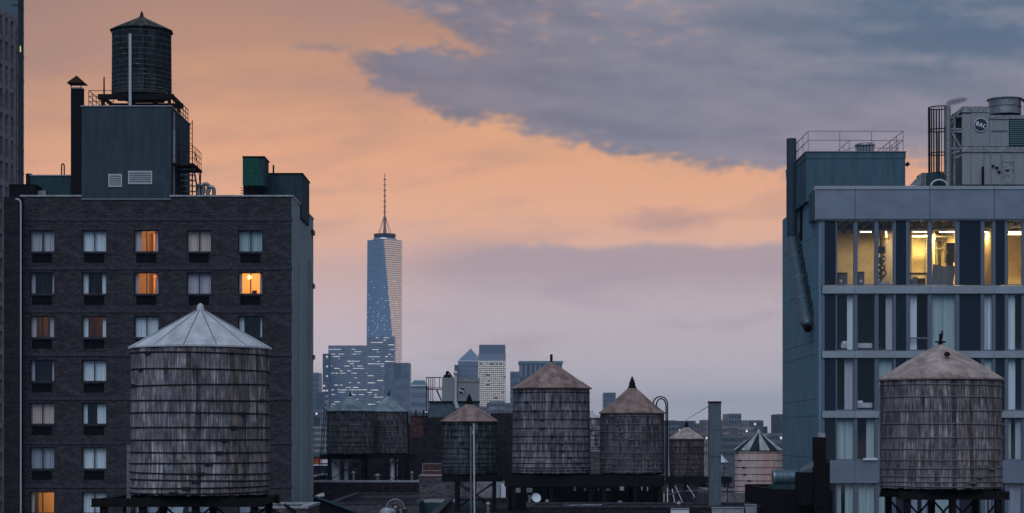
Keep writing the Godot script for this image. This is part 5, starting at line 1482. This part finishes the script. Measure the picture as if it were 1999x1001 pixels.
func middle_roofs() -> void:
	# --- long black-walled roof carrying the pair of tanks
	block("black-walled loft building with a pale coping under the pair of dark tanks", 560, 822, 941, 138, 26, "brick_black", "coping", 0.14)
	var yr := wy(941, 138) - 0.25
	stand("black braced steel tower under the pair of dark slate-roofed tanks", 628, 812, 150, 3.2, 886, 0.32, yr, [646, 712, 775, 795], M.steel_black)
	tank({"label": "dark water tank with slate roof, joined to a twin behind", "px0": 638, "px1": 730, "d": 149.0, "eave": 802, "bottom": 885, "apex": 773, "wood": "soot", "roof": "slate", "panels": 10, "finial": "valve", "n_hoops": 9, "seed": 5, "rod": 0.022, "plank": 0.19, "seams": false})
	tank({"label": "dark slate-roofed water tank with rust-tinged staves, overlapped by its twin", "px0": 722, "px1": 796, "d": 152.0, "eave": 803, "bottom": 884, "apex": 772, "wood": "soot", "roof": "slate", "panels": 10, "finial": "valve", "n_hoops": 9, "seed": 6, "rod": 0.022, "plank": 0.19, "seams": false, "hoop": "hoop_light"})
	block("black rear loft wall behind the braced tower of the tank pair", 641, 826, 893, 158, 8, "brick_black", "", 0.1)
	for q in [[656.0, 0.32, "pale"], [676.0, 0.16, "pale"], [769.0, 0.3, "pale"]]:
		tag(rod(self, numbered("standpipe"), M.far_white, Vector3(wx(q[0], 149), yr, -149.0), Vector3(wx(q[0], 149), wy(891, 149), -149.0), q[1], -1.0, 12), ["fat pale riser pipe by the leg of the slate-roofed tank", "slim pale riser pipe under the middle of the slate-roofed tank", "pale riser pipe under the rust-tinged twin tank"][[656.0, 676.0, 769.0].find(q[0])], "pipe", "riser pipes below the tank pair")
	var ld := ladder("black steel ladder leaning up beside the dark tank pair", wp(621, 950, 139.5), wp(636, 797, 147.0), Vector3(1, 0, 0), 0.16, M.steel_black, 0.35)
	rod(ld, "stay_rod", M.steel_black, wp(795, 803, 150), wp(799, 888, 150), 0.06)
	# --- brick front with an arched pediment
	var yb := wy(984, 112)
	var ar := block("grey brick front with stone coping and a round arched pediment", 640, 818, 984, 112, 20, "brick_grey", "stone_band", 0.12)
	var ac := Vector3(wx(772, 111.7), wy(991, 111.7), -111.7)
	for k in 13:
		var a0 := PI * k / 13.0
		var a1 := PI * (k + 1) / 13.0
		var pts := []
		for z in [0.0, -0.5]:
			for q in [[0.25, a0], [0.40, a0], [0.40, a1], [0.25, a1]]: pts.append(ac + Vector3(cos(q[1]) * q[0], sin(q[1]) * q[0], z + (0.03 if k % 2 else 0.0)))
		solid(ar, "voussoir", M.tower_stone if k % 2 else M.brick_grey, pts, [[0, 1, 2, 3], [4, 5, 6, 7], [0, 1, 5, 4], [1, 2, 6, 5], [2, 3, 7, 6], [3, 0, 4, 7]])
	var hood := []
	for k in 13: hood.append(ac + Vector3(cos(PI * k / 12.0) * 0.5, sin(PI * k / 12.0) * 0.5, 0.05))
	tube(ar, "hood_mould", M.tower_stone, hood, 0.06, 8)
	for s in [-1, 1]:
		bx(ar, "hood_stop", M.tower_stone, ac + Vector3(s * 0.55 - 0.09, -0.07, -0.1), ac + Vector3(s * 0.55 + 0.09, 0.05, 0.14))
		bx(ar, "jamb", M.tower_stone, ac + Vector3(s * 0.33 - 0.08, -1.2, -0.45), ac + Vector3(s * 0.33 + 0.08, 0.0, 0.04))
	rod(ar, "tympanum", M.brick_grey, ac + Vector3(0, 0, -0.42), ac + Vector3(0, 0, -0.12), 0.26, -1.0, 24)
	put(ar, "shield", lathe_mesh([Vector2(0.0, 0.08), Vector2(0.09, 0.07), Vector2(0.14, 0.02), Vector2(0.15, 0.0)], 16), M.stone_pale, Transform3D(Basis(Vector3.RIGHT, PI / 2), ac + Vector3(0, 0.05, -0.11)))
	# arched vent cap before it
	var vc := thing("roof_skylight", "small pale polygonal skylight cap before the arched pediment", "skylight", wp(757, 1001, 105))
	var sc := wp(757, 1004, 105)
	lathe(vc, "cap", M.coping, sc, [Vector2(0.5, 0.0), Vector2(0.46, 0.2), Vector2(0.3, 0.36), Vector2(0.16, 0.38), Vector2(0.0, 0.38)], 8)
	lathe(vc, "curb", M.galvanized, sc - Vector3.UP * 1.2, [Vector2(0.52, 0.0), Vector2(0.52, 1.2)], 8)
	block("low roof below the arched pediment carrying the skylight cap", 700, 820, 1030, 100, 9, "brick_black", "", 0.1)
	# dark sloping shed
	var ds := thing("sloped_shed", "black shed with a mono-pitch roof below the hotel corner", "shed", wp(650, 1040, 96))
	solid(ds, "body", M.flue_black, [wp(606, 1500, 96), wp(712, 1500, 96), wp(712, 1006, 96), wp(612, 968, 96), wp(606, 1500, 104), wp(712, 1500, 104), wp(712, 1006, 104), wp(612, 968, 104)], [[0, 1, 2, 3], [4, 5, 6, 7], [2, 3, 7, 6], [0, 3, 7, 4], [1, 2, 6, 5]])
	bar(ds, "roof_edge", M.unit_teal, wp(610, 967, 95.9), wp(714, 1006, 95.9), 0.1, 0.25)
	solid(ds, "vent_hood", M.stone_pale, [wp(608, 971, 96), wp(634, 968, 96), wp(632, 961, 96.4), wp(620, 965, 96.4), wp(608, 971, 97), wp(634, 968, 97)], [[0, 1, 2, 3], [0, 3, 4], [1, 2, 5], [2, 3, 4, 5], [0, 1, 5, 4]])
	# --- brick stair bulkhead with a railing
	var bb := thing("brick_bulkhead", "grey-brown brick stair bulkhead with a pale steel railing on its roof", "building", Vector3(wx(860, 121), 40, -124))
	bx(bb, "wall", M.brick_grey, Vector3(wx(818, 121), 30, -127), Vector3(wx(925, 121), wy(929, 121), -121))
	bx(bb, "coping", M.stone_pale, Vector3(wx(817, 121), wy(929, 121), -127), Vector3(wx(926, 121), wy(927.5, 121), -120.95))
	railing(bb, [Vector3(wx(825, 121.2), wy(927.5, 121), -121.2), Vector3(wx(866, 121.2), wy(927.5, 121), -121.2)], 0.76, M.galvanized, [1.0, 0.4], 1.4, 0.028)
	bx(bb, "rear_wall", M.brick_red, Vector3(wx(826, 124), wy(929, 121), -126), Vector3(wx(864, 124), wy(906, 124), -124))
	pb(bb, "flashing", M.coping, 824, 888, 974.5, 980.5, 117.0, 0.4)
	pb(bb, "lower_roof", M.unit_teal, 822, 940, 980.6, 1200, 117.0, 3.99)
	bx(bb, "door", M.coping, wp(962, 975, 120.5), wp(976, 944, 120.45) + Vector3(0, 0, 0.1))
	var gb := thing("brick_bulkhead", "narrow grey-green rooftop wall with a pale doorway behind the white pole", "building", Vector3(wx(950, 120.6), 40, -122))
	bx(gb, "wall", M.concrete, Vector3(wx(930, 120.6), 30, -126), Vector3(wx(985, 120.6), wy(942, 120.6), -120.6))
	pb(gb, "doorway", M.far_white, 963, 987, 944, 972, 120.5, 0.09)
	pb(gb, "door_frame", M.duct_blue, 976, 977.5, 944, 972, 120.46, 0.04)
	# --- red-brown wall behind, with dark block
	block("dark brick loft behind the railing-topped bulkhead", 796, 870, 826, 190, 20, "brick_black", "", 0.1)
	var rb := thing("brick_bulkhead", "reddish brick chimney block on the dark loft roof beside the tank pair", "building", wp(820, 826, 185))
	pb(rb, "wall", M.brick_red, 801, 833, 812, 852, 184, 5)
	pb(rb, "lower_wall", M.brick_black, 800, 834, 852.2, 1000, 183.9, 5.2)
	pb(rb, "coping", M.stone_band, 800, 834, 810.5, 812, 183.9, 5.2)
	for px in [812.0, 827.0]: rod(rb, "vent_pipe", M.steel_black, wp(px, 812, 186), wp(px, 800, 186), 0.08)
	block("black block between the brown-roofed tanks and the grey mechanical unit", 958, 1003, 806, 175, 14, "brick_black", "", 0.1)
	block("dark rooftop block rising behind the olive-roofed tank", 870, 962, 836, 170, 12, "brick_black", "", 0.1)
	# --- mechanical unit with a logo on the roof behind
	mech_unit()
	# --- roof of the big tank group
	var yg := 46.15
	block("dark building carrying the row of brown-roofed water tanks", 840, 1330, HY + (EYE - yg) * F / 93.0, 93, 26, "brick_black", "stone_band", 0.1)
	stand("heavy black girder platform under the two brown-roofed tanks", 985, 1292, 100.5, 3.4, 926, 0.56, yg - 0.25, [1003, 1075, 1150, 1176, 1236, 1284], M.steel_black, false)
	var bw := thing("plant_enclosure", "black plant enclosure under the heavy girder platform", "enclosure", Vector3(wx(1130, 106), yg - 0.25, -107))
	bx(bw, "wall", M.flue_black, Vector3(wx(992, 106), yg - 0.25, -109), Vector3(wx(1290, 106), wy(936, 106), -106))
	for k in 6: pb(bw, "panel_joint", M.steel_black, 1000 + k * 48.0, 1002 + k * 48.0, 938, 985, 105.97, 0.03)
	for q in [[1003, 1016, 952, 961, "coping"], [1028, 1039, 952, 961, "coping"], [1140, 1152, 952, 958, "concrete"], [1167, 1191, 953, 958, "concrete"], [1210, 1218, 949, 957, "far_white"], [1120, 1124, 950, 958, "stone_pale"], [1252, 1254, 948, 957, "far_white"], [1263, 1265, 950, 958, "far_white"]]:
		pb(bw, "vent_plate", M[q[4]], q[0], q[1], q[2], q[3], 105.95, 0.05)
	tank({"label": "largest grey water tank with a brown conical roof and pipe vent, on the girder platform", "px0": 1000, "px1": 1152.5, "d": 100.5, "eave": 758, "bottom": 922, "apex": 706, "wood": "slate", "roof": "brown", "panels": 16, "finial": "pipe", "n_hoops": 12, "seed": 11, "rod": 0.022, "overhang": 0.1, "seams": false, "sag": -0.04, "taper": 0.975})
	tank({"label": "smaller dark grey water tank with brown roof and urn finial, on the girder platform", "px0": 1171, "px1": 1297, "d": 100.5, "eave": 806, "bottom": 922, "apex": 753, "wood": "charcoal", "roof": "brown", "panels": 14, "finial": "urn", "n_hoops": 10, "seed": 12, "rod": 0.022, "overhang": 0.06, "seams": false, "sag": -0.05, "hoop": "hoop_light"})
	# gooseneck pipes at its side
	for q in [[1275.0, 1303.0, 774.0], [1281.0, 1300.0, 778.0]]:
		var g := []
		for k in 11:
			var a := PI * k / 10.0
			g.append(wp((q[0] + q[1]) * 0.5 - cos(a) * (q[1] - q[0]) * 0.5, q[2] + 14.0 - sin(a) * 14.0, 99.6))
		g.append(Vector3(g[-1].x, wy(935, 99.6), -99.6))
		tag(tube(self, numbered("gooseneck_pipe"), M.steel_black, g, 0.035, 8), "thin black gooseneck pipe arching over the urn-topped tank", "pipe", "gooseneck pipes at the tank")
	tag(rod(self, "drop_pipe", M.white_pipe, wp(1304.5, 929, 99.8), wp(1302.5, 850, 99.8), 0.075, 0.05, 10), "white pipe standing beside the urn-topped tank", "pipe")
	# --- olive-roofed tank at the left end
	stand("black branched steel stand under the olive-roofed tank", 864, 982, 106, 2.6, 926, 0.34, yg - 0.25, [893, 965], M.steel_black, true)
	tank({"label": "dark teal-grey water tank with a mottled tan roof behind the white pole", "px0": 862, "px1": 970, "d": 106, "eave": 822, "bottom": 924, "apex": 786, "wood": "teal", "roof": "brown", "panels": 12, "finial": "urn", "n_hoops": 11, "seed": 14, "rod": 0.02, "overhang": 0.08, "seams": false})
	rod(self, "white_pole", M.white_pipe, wp(926.5, 1030, 97.0), wp(925, 826, 97.0), 0.045, -1.0, 8)
	tag(get_node("white_pole"), "thin white pole standing before the olive-roofed tank", "pole")
	var wm := thing("conduit", "thin grey conduit with a junction box beside the white pole", "conduit", wp(919, 990, 98))
	rod(wm, "pipe", M.galvanized, wp(919.5, 1010, 98), wp(919, 832, 98), 0.04)
	pb(wm, "junction_box", M.coping, 921, 926, 840, 847, 97.9, 0.12)
	# --- satellite dish
	var dish := thing("satellite_dish", "small white round satellite dish on a post before the black enclosure", "satellite dish", wp(1034, 1010, 93.5))
	rod(dish, "post", M.galvanized, wp(1034, 1015, 93.5), wp(1034, 968, 93.5), 0.04)
	var dm := lathe_mesh([Vector2(0.0, 0.0), Vector2(0.1, 0.012), Vector2(0.19, 0.05), Vector2(0.24, 0.09)], 20)
	put(dish, "reflector", dm, M.far_white, Transform3D(Basis(Vector3.RIGHT, 1.2) * Basis(Vector3.BACK, -0.25), wp(1046, 972, 93.4)))
	bar(dish, "mount_arm", M.galvanized, wp(1034, 972, 93.5), wp(1045, 972, 93.45), 0.05)
	for k in 3: pb(dish, "bracket", M.galvanized, 1031, 1037, 967 + k * 5.0, 969 + k * 5.0, 93.45, 0.08)
	# --- parapet along the bottom and roof clutter
	var pr := block("long low roof with pale coping in front of the girder platform", 1030, 1520, 990.5, 88, 4.5, "brick_black", "stone_band", 0.1)
	for q in [[1310, 1345, 992, 998, "far_white", "pale low roof curb by the row of tanks"], [1390, 1452, 990, 997, "coping", "long pale roof curb by the blue-grey flue"], [1455, 1477, 984, 994, "panel_band", "small pale skylight box below the striped tank"]]:
		var cb := thing("roof_curb", q[5], "curb", wp((q[0] + q[1]) * 0.5, q[3], 87.6))
		pb(cb, "body", M[q[4]], q[0], q[1], q[2] + 1.5, q[3] + 8.0, 87.5, 0.35)
		pb(cb, "lid", M.coping, q[0] - 0.6, q[1] + 0.6, q[2], q[2] + 1.5, 87.46, 0.42)
	var pd := thing("pipe_run", "pale horizontal pipe run across the roof under the girder platform", "pipe", wp(1140, 986, 92))
	rod(pd, "pipe", M.galvanized, wp(1100, 986.5, 91.5), wp(1175, 985.5, 91.5), 0.035)
	for px in [1105.0, 1131.0, 1165.0]: pb(pd, "saddle", M.stone_band, px, px + 3, 984.5, 1000, 91.45, 0.12)
	var vn := 0
	for q in [[690.0, 936.0, 12.0, 141.0, 0.09], [737.0, 938.0, 9.0, 140.0, 0.13], [804.0, 938.0, 14.0, 141.0, 0.07], [953.0, 1001.0, 16.0, 96.0, 0.07], [1068.0, 1000.0, 20.0, 95.5, 0.06], [1210.0, 1000.0, 17.0, 95.0, 0.09], [1262.0, 1000.0, 13.0, 94.5, 0.07], [1325.0, 996.0, 12.0, 91.0, 0.08]]:
		var vp := thing("vent_stack", "short grey cowled vent stack " + ["under the tank pair, middle height", "under the tank pair, short and fat", "beside the reddish chimney block, slim", "beside the white pole", "by the satellite dish", "below the urn-topped tank", "by the drop pipe of the urn-topped tank", "beside the slanting pipe rack"][vn], "vent", wp(q[0], q[1] + 6.0, q[3]), "vent stacks on the middle roofs")
		rod(vp, "pipe", M.galvanized, wp(q[0], q[1] + 10.0, q[3]), wp(q[0], q[1] - q[2], q[3]), q[4])
		lathe(vp, "cowl", M.galvanized, wp(q[0], q[1] - q[2] - 1.0, q[3]), [Vector2(q[4] * 1.9, 0.0), Vector2(q[4] * 1.6, 0.07), Vector2(0.0, 0.16)], 12)
		vn += 1
	# lattice of pipes and struts behind the flue
	var pl := thing("pipe_rack", "tangle of pale slanting pipes and struts beside the blue-grey flue", "pipes", wp(1345, 985, 118))
	for q in [[1318, 948, 1334, 984, "galvanized"], [1330, 947, 1352, 984, "steel_black"], [1341, 947, 1362, 978, "galvanized"], [1300, 966, 1330, 958, "galvanized"], [1296, 962, 1296, 988, "coping"], [1303, 952, 1303, 986, "far_white"], [1312, 954, 1318, 986, "galvanized"], [1340, 958, 1383, 956, "galvanized"], [1352, 972, 1384, 964, "coping"], [1420, 946, 1420, 986, "steel_black"], [1410, 950, 1434, 952, "steel_black"]]:
		bar(pl, "strut", M[q[4]], wp(q[0], q[1], 118), wp(q[2], q[3], 117.6), 0.045)
	bx(pl, "deck", M.tar, Vector3(wx(1290, 118), 30, -122), Vector3(wx(1438, 118), wy(984, 118), -116.5))
	bx(pl, "cabinet", M.stone_band, wp(1358, 988, 117.2), wp(1383, 962, 117.2) + Vector3(0, 0, -0.6))
	# --- flue column and small far tanks
	var fl := thing("square_flue", "tall blue-grey square sheet metal flue standing alone", "flue", wp(1396, 1001, 90))
	for k in 4: pb(fl, "flue_section", M.duct_grey, 1384.5, 1407.5, [786.0, 838.0, 889.0, 940.0][k], [837.6, 888.6, 939.6, 1005.0][k], 90, 0.5)
	pb(fl, "flue_cap", M.steel_black, 1383.5, 1408.5, 783, 786, 89.97, 0.56)
	for py in [838.0, 889.0]: pb(fl, "joint_band", M.duct_grey, 1384, 1408, py - 1.0, py + 1.0, 89.98, 0.54)
	tag(rod(self, "guy_wire", M.steel_black, wp(1338, 820, 180), wp(1384, 792, 90.2), 0.018, -1.0, 5), "thin guy wire running from the flue top to the small tan-roofed tank", "wire")
	block("soot-dark roof carrying the small tan-roofed tank", 1285, 1440, 960, 165, 40, "brick_black", "stone_band", 0.15)
	stand("black steel stand under the small tan-roofed tank", 1302, 1425, 180, 2.8, 930, 0.55, wy(960, 165) - 0.25, [1310, 1340, 1372, 1418], M.steel_black)
	tank({"label": "small dark tank with a stepped tan roof beside the blue-grey flue", "px0": 1306, "px1": 1374, "d": 180, "eave": 856, "bottom": 929, "apex": 832, "wood": "umber", "roof": "tan", "panels": 10, "finial": "urn", "n_hoops": 8, "seed": 21, "rod": 0.025, "plank": 0.2, "seams": false, "overhang": 0.05})
	tank({"label": "tiny far tank with a white conical roof behind the blue-grey flue", "px0": 1396, "px1": 1421, "d": 320, "eave": 902, "bottom": 935, "apex": 889, "wood": "grey", "roof": "zinc", "panels": 10, "n_hoops": 5, "seed": 22, "rod": 0.03, "plank": 0.3, "seams": false})
	block("far roof under the tiny white-roofed tank", 1380, 1440, 936, 312, 16, "brick_grey", "", 0.1)
	tank({"label": "half-hidden grey tank seen between the two brown-roofed tanks", "px0": 1130, "px1": 1181, "d": 150, "eave": 815, "bottom": 878, "apex": 806, "wood": "grey", "roof": "zinc", "panels": 10, "n_hoops": 8, "seed": 23, "plank": 0.2, "seams": false})
	block("far roof under the half-hidden grey tank", 1110, 1200, 881, 146, 10, "brick_grey", "stone_pale", 0.12)
	# --- pale tank with striped roof
	block("pale roof under the striped-roof tank", 1404, 1580, 962, 124, 14, "concrete", "", 0.1)
	stand("low black steel stand under the striped-roof tank", 1436, 1530, 130, 2.6, 976, 0.2, wy(990, 130), [1448, 1518], M.steel_black, false)
	tank({"label": "pale pinkish new wood water tank with a dark and light striped roof", "px0": 1434, "px1": 1528, "d": 130, "eave": 878, "bottom": 974, "apex": 843, "wood": "pale", "roof": "stripe", "panels": 16, "finial": "cap", "n_hoops": 9, "seed": 31, "rod": 0.018, "overhang": 0.08, "seams": false, "roof_turn": 0.1, "lug_turn": -0.6})
	# --- black plant at the glazed building's foot
	var bp := block("black rooftop plant deck at the foot of the glazed building", 1508, 1625, 955, 84, 10, "flue_black", "", 0.1)
	var dk := thing("roof_duct", "blue-grey horizontal air duct with rounded end on the black plant deck", "duct", wp(1534, 946, 84))
	rod(dk, "duct", M.duct_blue, wp(1511, 932, 85.5), wp(1556, 932, 85.5), 0.36, -1.0, 20)
	rod(dk, "end_ring", M.galvanized, wp(1508, 932, 85.5), wp(1511, 932, 85.5), 0.38, -1.0, 20)
	pb(dk, "plenum", M.unit_teal, 1506, 1560, 946, 972, 84.6, 1.2)
	var sk := thing("black_stack", "black square exhaust stack with a pale cap beside the glazed building", "chimney", wp(1605, 1000, 82))
	pb(sk, "shaft", M.flue_black, 1590, 1612, 853, 990, 82, 0.6)
	pb(sk, "cap", M.coping, 1597, 1611, 845, 853, 82.1, 0.4)
	pb(sk, "side_box", M.flue_black, 1612.2, 1620, 902, 990, 82.1, 0.5)
	pb(sk, "foot_box", M.flue_black, 1560, 1589.5, 922, 985, 82.2, 1.2)
	for k in 5: bar(sk, "pipe_elbow", M.galvanized, wp(1562 + k * 6.0, 921 - k * 2.5, 82.3), wp(1568 + k * 6.0, 912 - k * 4.0, 82.3), 0.07)
	bx(sk, "leg", M.flue_black, Vector3(wx(1591, 82), wy(1040, 82), -82.6), Vector3(wx(1618, 82), wy(990, 82), -82.05))
	var pk := thing("roof_parcel", "white tarpaulin bundle lying on the wide metal band", "tarpaulin", wp(1700, 897.5, 99.8))
	pb(pk, "bundle", M.far_white, 1685, 1713, 894, 897.9, 99.75, 0.12)
	pb(pk, "fold", M.cloth_grey, 1690, 1708, 892.5, 894, 99.76, 0.1)
func mech_unit() -> void:
	var d := 160.0
	block("dark loft roof under the grey mechanical unit with a blue logo", 826, 960, 814, 159, 14, "brick_black", "", 0.1)
	var t := thing("cooling_tower", "distant grey cooling tower with small blue logo and white exhaust pipe", "cooling tower", wp(898, 813, 162))
	pb(t, "casing_panel", M.tower_panel, 863, 886, 737, 783, d, 3.0)
	pb(t, "casing_panel", M.tower_panel, 894, 934.5, 747, 783, d, 3.0)
	pb(t, "casing_panel", M.tower_panel, 886.1, 893.9, 738, 783, d + 0.1, 2.8)
	pb(t, "top_beam", M.tower_frame, 892, 935, 737, 746, d + 0.05, 2.6)
	pb(t, "base_panel", M.duct_blue, 838, 935, 784, 814.5, d + 0.1, 2.8)
	pb(t, "base_beam", M.steel_black, 836, 936, 782.5, 784.5, d - 0.1, 3.0)
	logo(t, wp(902, 763, d - 0.03), 7.6 * d / F)
	rod(t, "exhaust_pipe", M.white_pipe, wp(889.5, 785, d - 0.3), wp(889.5, 730, d - 0.3), 0.12, -1.0, 12)
	rod(t, "exhaust_elbow", M.white_pipe, wp(888, 782, d - 0.35), wp(893, 797, d - 0.35), 0.17, -1.0, 12)
	var sp := SphereMesh.new(); sp.radius = 0.2; sp.height = 0.4
	put(t, "exhaust_cap", sp, M.white_pipe, Transform3D(Basis(), wp(889.5, 728, d - 0.3)))
	lathe(t, "fan_motor", M.steel_black, wp(873, 737, d + 1.0), [Vector2(0.35, 0.0), Vector2(0.3, 0.2), Vector2(0.12, 0.3), Vector2(0.14, 0.5), Vector2(0.0, 0.6)], 10)
	bar(t, "fan_bracket", M.steel_black, wp(866, 737, d + 0.8), wp(876, 725, d + 0.8), 0.12)
	bar(t, "fan_bracket", M.steel_black, wp(884, 737, d + 0.8), wp(875, 725, d + 0.8), 0.12)
	# ladder cage and platform
	var g := thing("service_gantry", "black service gantry of thin bars at the distant cooling tower", "gantry", wp(848, 813, d))
	for px in [832.5, 837.0, 841.0, 845.0]: bar(g, "bar", M.steel_black, wp(px, 813, d + 0.2), wp(px, 736, d + 0.2), 0.06)
	for py in [736.5, 757.0, 760.0, 784.0]: bar(g, "cross_rail", M.steel_black, wp(831.5, py, d + 0.15), wp(863, py, d + 0.15), 0.07)
	for px in [849.0, 858.0]: bar(g, "bar", M.steel_black, wp(px, 757, d + 0.2), wp(px, 736, d + 0.2), 0.05)
	bar(g, "knee_brace", M.steel_black, wp(852, 760, d + 0.2), wp(862, 782, d + 0.2), 0.12)

# ---------------------------------------------------------------- near tanks
func near_tanks() -> void:
	var d := 57.0
	block("dark roof below the frame carrying the zinc-roofed tank", 100, 640, 1100, 50, 16, "brick_black", "", 0.1)
	var yr := wy(1100, 50) - 0.25
	stand("black steel dunnage under the big zinc-roofed tank", 204, 532, d, 3.3, 969, 0.22, yr, [226, 300, 400, 512], M.steel_black)
	tank({"label": "big weathered grey wood water tank with a pale zinc conical roof before the hotel", "px0": 257, "px1": 526, "d": d, "eave": 680, "bottom": 963, "apex": 604, "wood": "grey", "roof": "zinc", "panels": 14, "finial": "cap", "seed": 41, "slack": 0.016, "rod": 0.024, "overhang": 0.03, "plank": 0.145, "taper": 0.99, "roof_turn": 0.16,
		"hoops": [692.7, 724.0, 753.7, 782.7, 807.5, 834.4, 858.4, 882.0, 903.0, 921.5, 935.8, 949.0, 958.5], "lugs": [310.0, 293.0, 274.0, 517.0, 485.0, 473.0, 457.0, 447.0, 428.0, 415.0, 404.0, 387.0, 363.0]})
	ladder("pale blue-grey ladder climbing the shaded side of the big zinc-roofed tank", Vector3(wx(249, 57), yr, -57.2), Vector3(wx(249.5, 57), wy(868, 57), -57.2), Vector3(0.35, 0, 0.93), 0.4, M.galvanized, 0.3)
	# things on the hotel side roof, seen under the tank
	var sk := thing("skylight", "sloping glazed skylight glimpsed under the big zinc-roofed tank", "skylight", wp(340, 1001, 75))
	solid(sk, "glazing", M.panel_band, [wp(316, 1004, 75), wp(356, 1004, 75), wp(360, 982, 76.5), wp(346, 982, 76.5), wp(316, 1004, 77.5), wp(356, 1004, 77.5)], [[0, 1, 2, 3], [0, 3, 4], [1, 2, 5], [2, 3, 4, 5], [0, 1, 5, 4]])
	bar(sk, "ridge", M.coping, wp(316, 1003, 74.95), wp(347, 981.5, 76.4), 0.08)
	bx(sk, "curb", M.brick_black, Vector3(wx(312, 75), 40, -78), Vector3(wx(360, 75), wy(1004, 75), -74.8))
	var wr := block("pale roof ledge between the big tank and the hotel corner", 505, 600, 992, 80, 5, "brick_grey", "coping", 0.1)
	for q in [[546.0, 990.0], [575.0, 984.0]]: bar(wr, "roof_bracket", M.steel_black, wp(q[0] - 20, q[1], 79.9), wp(q[0] + 2, q[1] + 14, 79.9), 0.09)
	# right hand tank
	d = 62.0
	block("dark roof below the frame carrying the tan-roofed tank", 1640, 2050, 1095, 55, 15, "brick_black", "", 0.1)
	yr = wy(1095, 55) - 0.25
	stand("black braced steel stand under the big tan-roofed tank", 1735, 1945, d, 3.0, 956, 0.24, yr, [1752, 1838, 1925], M.steel_black)
	tank({"label": "big brown-grey wood water tank with a tan felt roof before the glazed building", "px0": 1718, "px1": 1953, "d": d, "eave": 741, "bottom": 951, "apex": 672, "wood": "brown", "roof": "tan", "panels": 16, "finial": "valve", "seed": 43, "slack": 0.012, "rod": 0.021, "overhang": 0.05, "plank": 0.145, "taper": 0.982, "sag": 0.05, "hoop": "hoop_light", "lug_turn": 0.9, "roof_turn": 0.3, "seams": false,
		"hoops": [753.0, 776.0, 803.0, 828.5, 853.0, 876.0, 897.0, 913.0, 928.0, 939.0, 947.0]})
	var hs := SphereMesh.new(); hs.radius = 0.10; hs.height = 0.16
	tag(put(self, "roof_vent", hs, M.steel_rust, Transform3D(Basis(), wp(1848.5, 691, 60.95))), "rusty knob-shaped vent on the tan tank roof", "vent")
	tag(rod(self, "tank_pipe", M.galvanized, wp(1717.5, 960, 62), wp(1717.5, 755, 62), 0.03, -1.0, 8), "thin grey pipe down the side of the tan-roofed tank", "pipe")

func _ready() -> void:
	rng.seed = 7
	nz.seed = 12; nz.frequency = 1.0; nz.fractal_octaves = 4; nz.noise_type = FastNoiseLite.TYPE_SIMPLEX_SMOOTH; nz.fractal_gain = 0.55
	nz2.seed = 31; nz2.frequency = 1.0; nz2.fractal_octaves = 3; nz2.noise_type = FastNoiseLite.TYPE_SIMPLEX_SMOOTH
	# camera
	var cam := Camera3D.new()
	cam.name = "camera"
	cam.near = 1.0
	cam.far = 30000.0
	cam.projection = Camera3D.PROJECTION_FRUSTUM
	cam.size = 2.0 * 500.5 / F
	cam.frustum_offset = Vector2(0, (HY - 500.5) / F)
	cam.position = Vector3(0, EYE, 0)
	add_child(cam)
	# sky, air and exposure
	var env := Environment.new()
	env.background_mode = Environment.BG_SKY
	env.sky = Sky.new()
	env.sky.sky_material = make_sky()
	env.sky_rotation = Vector3(0, PI, 0)
	env.background_energy_multiplier = 1.0
	env.tonemap_mode = Environment.TONE_MAPPER_LINEAR
	env.tonemap_exposure = 1.0
	env.sdfgi_enabled = true
	env.ssao_enabled = true
	env.ssil_enabled = true
	env.fog_enabled = true
	env.fog_density = 0.00014
	env.volumetric_fog_enabled = true
	env.volumetric_fog_density = 0.0
	env.fog_light_color = Color(0.72, 0.84, 1.0)
	var we := WorldEnvironment.new()
	we.name = "environment"
	we.environment = env
	add_child(we)
	# the broad bright part of the twilight sky, high behind the camera
	var sun := DirectionalLight3D.new()
	sun.name = "sun"
	sun.light_energy = 0.42
	sun.light_color = Color(0.93, 0.95, 1.0)
	sun.light_angular_distance = 50.0
	sun.shadow_enabled = true
	sun.rotation = Vector3(deg_to_rad(-48), deg_to_rad(-12), 0)
	add_child(sun)
	make_materials()
	# the setting
	var gm := PlaneMesh.new()
	gm.size = Vector2(9000, 9000)
	var g := put(self, "ground", gm, M.ground, Transform3D(Basis(), Vector3(0, 0, -3000)))
	g.set_meta("kind", "structure")
	hotel()
	glazed_building()
	near_tanks()
	middle_roofs()
	skyline()
	# wisp of steam over the riser pipe of the cooling tower
	var plume := thing("steam_plume", "dark wisp of steam drifting off the cooling tower's riser pipe", "steam", wp(1855, 206, 101.4))
	var fm := FogMaterial.new()
	fm.density = 1.6
	fm.albedo = Color(0.32, 0.4, 0.5)
	var en := 0
	for q in [[1851.0, 203.5, 0.34, 0.3], [1857.0, 199.5, 0.5, 0.36], [1866.0, 198.0, 0.55, 0.34], [1874.0, 195.5, 0.5, 0.32], [1882.0, 194.0, 0.34, 0.26]]:
		var fv := FogVolume.new()
		fv.name = "puff"
		fv.shape = RenderingServer.FOG_VOLUME_SHAPE_ELLIPSOID
		fv.size = Vector3(q[2], q[3], 0.4)
		fv.material = fm
		plume.add_child(fv, true)
		fv.global_position = wp(q[0], q[1], 101.4)
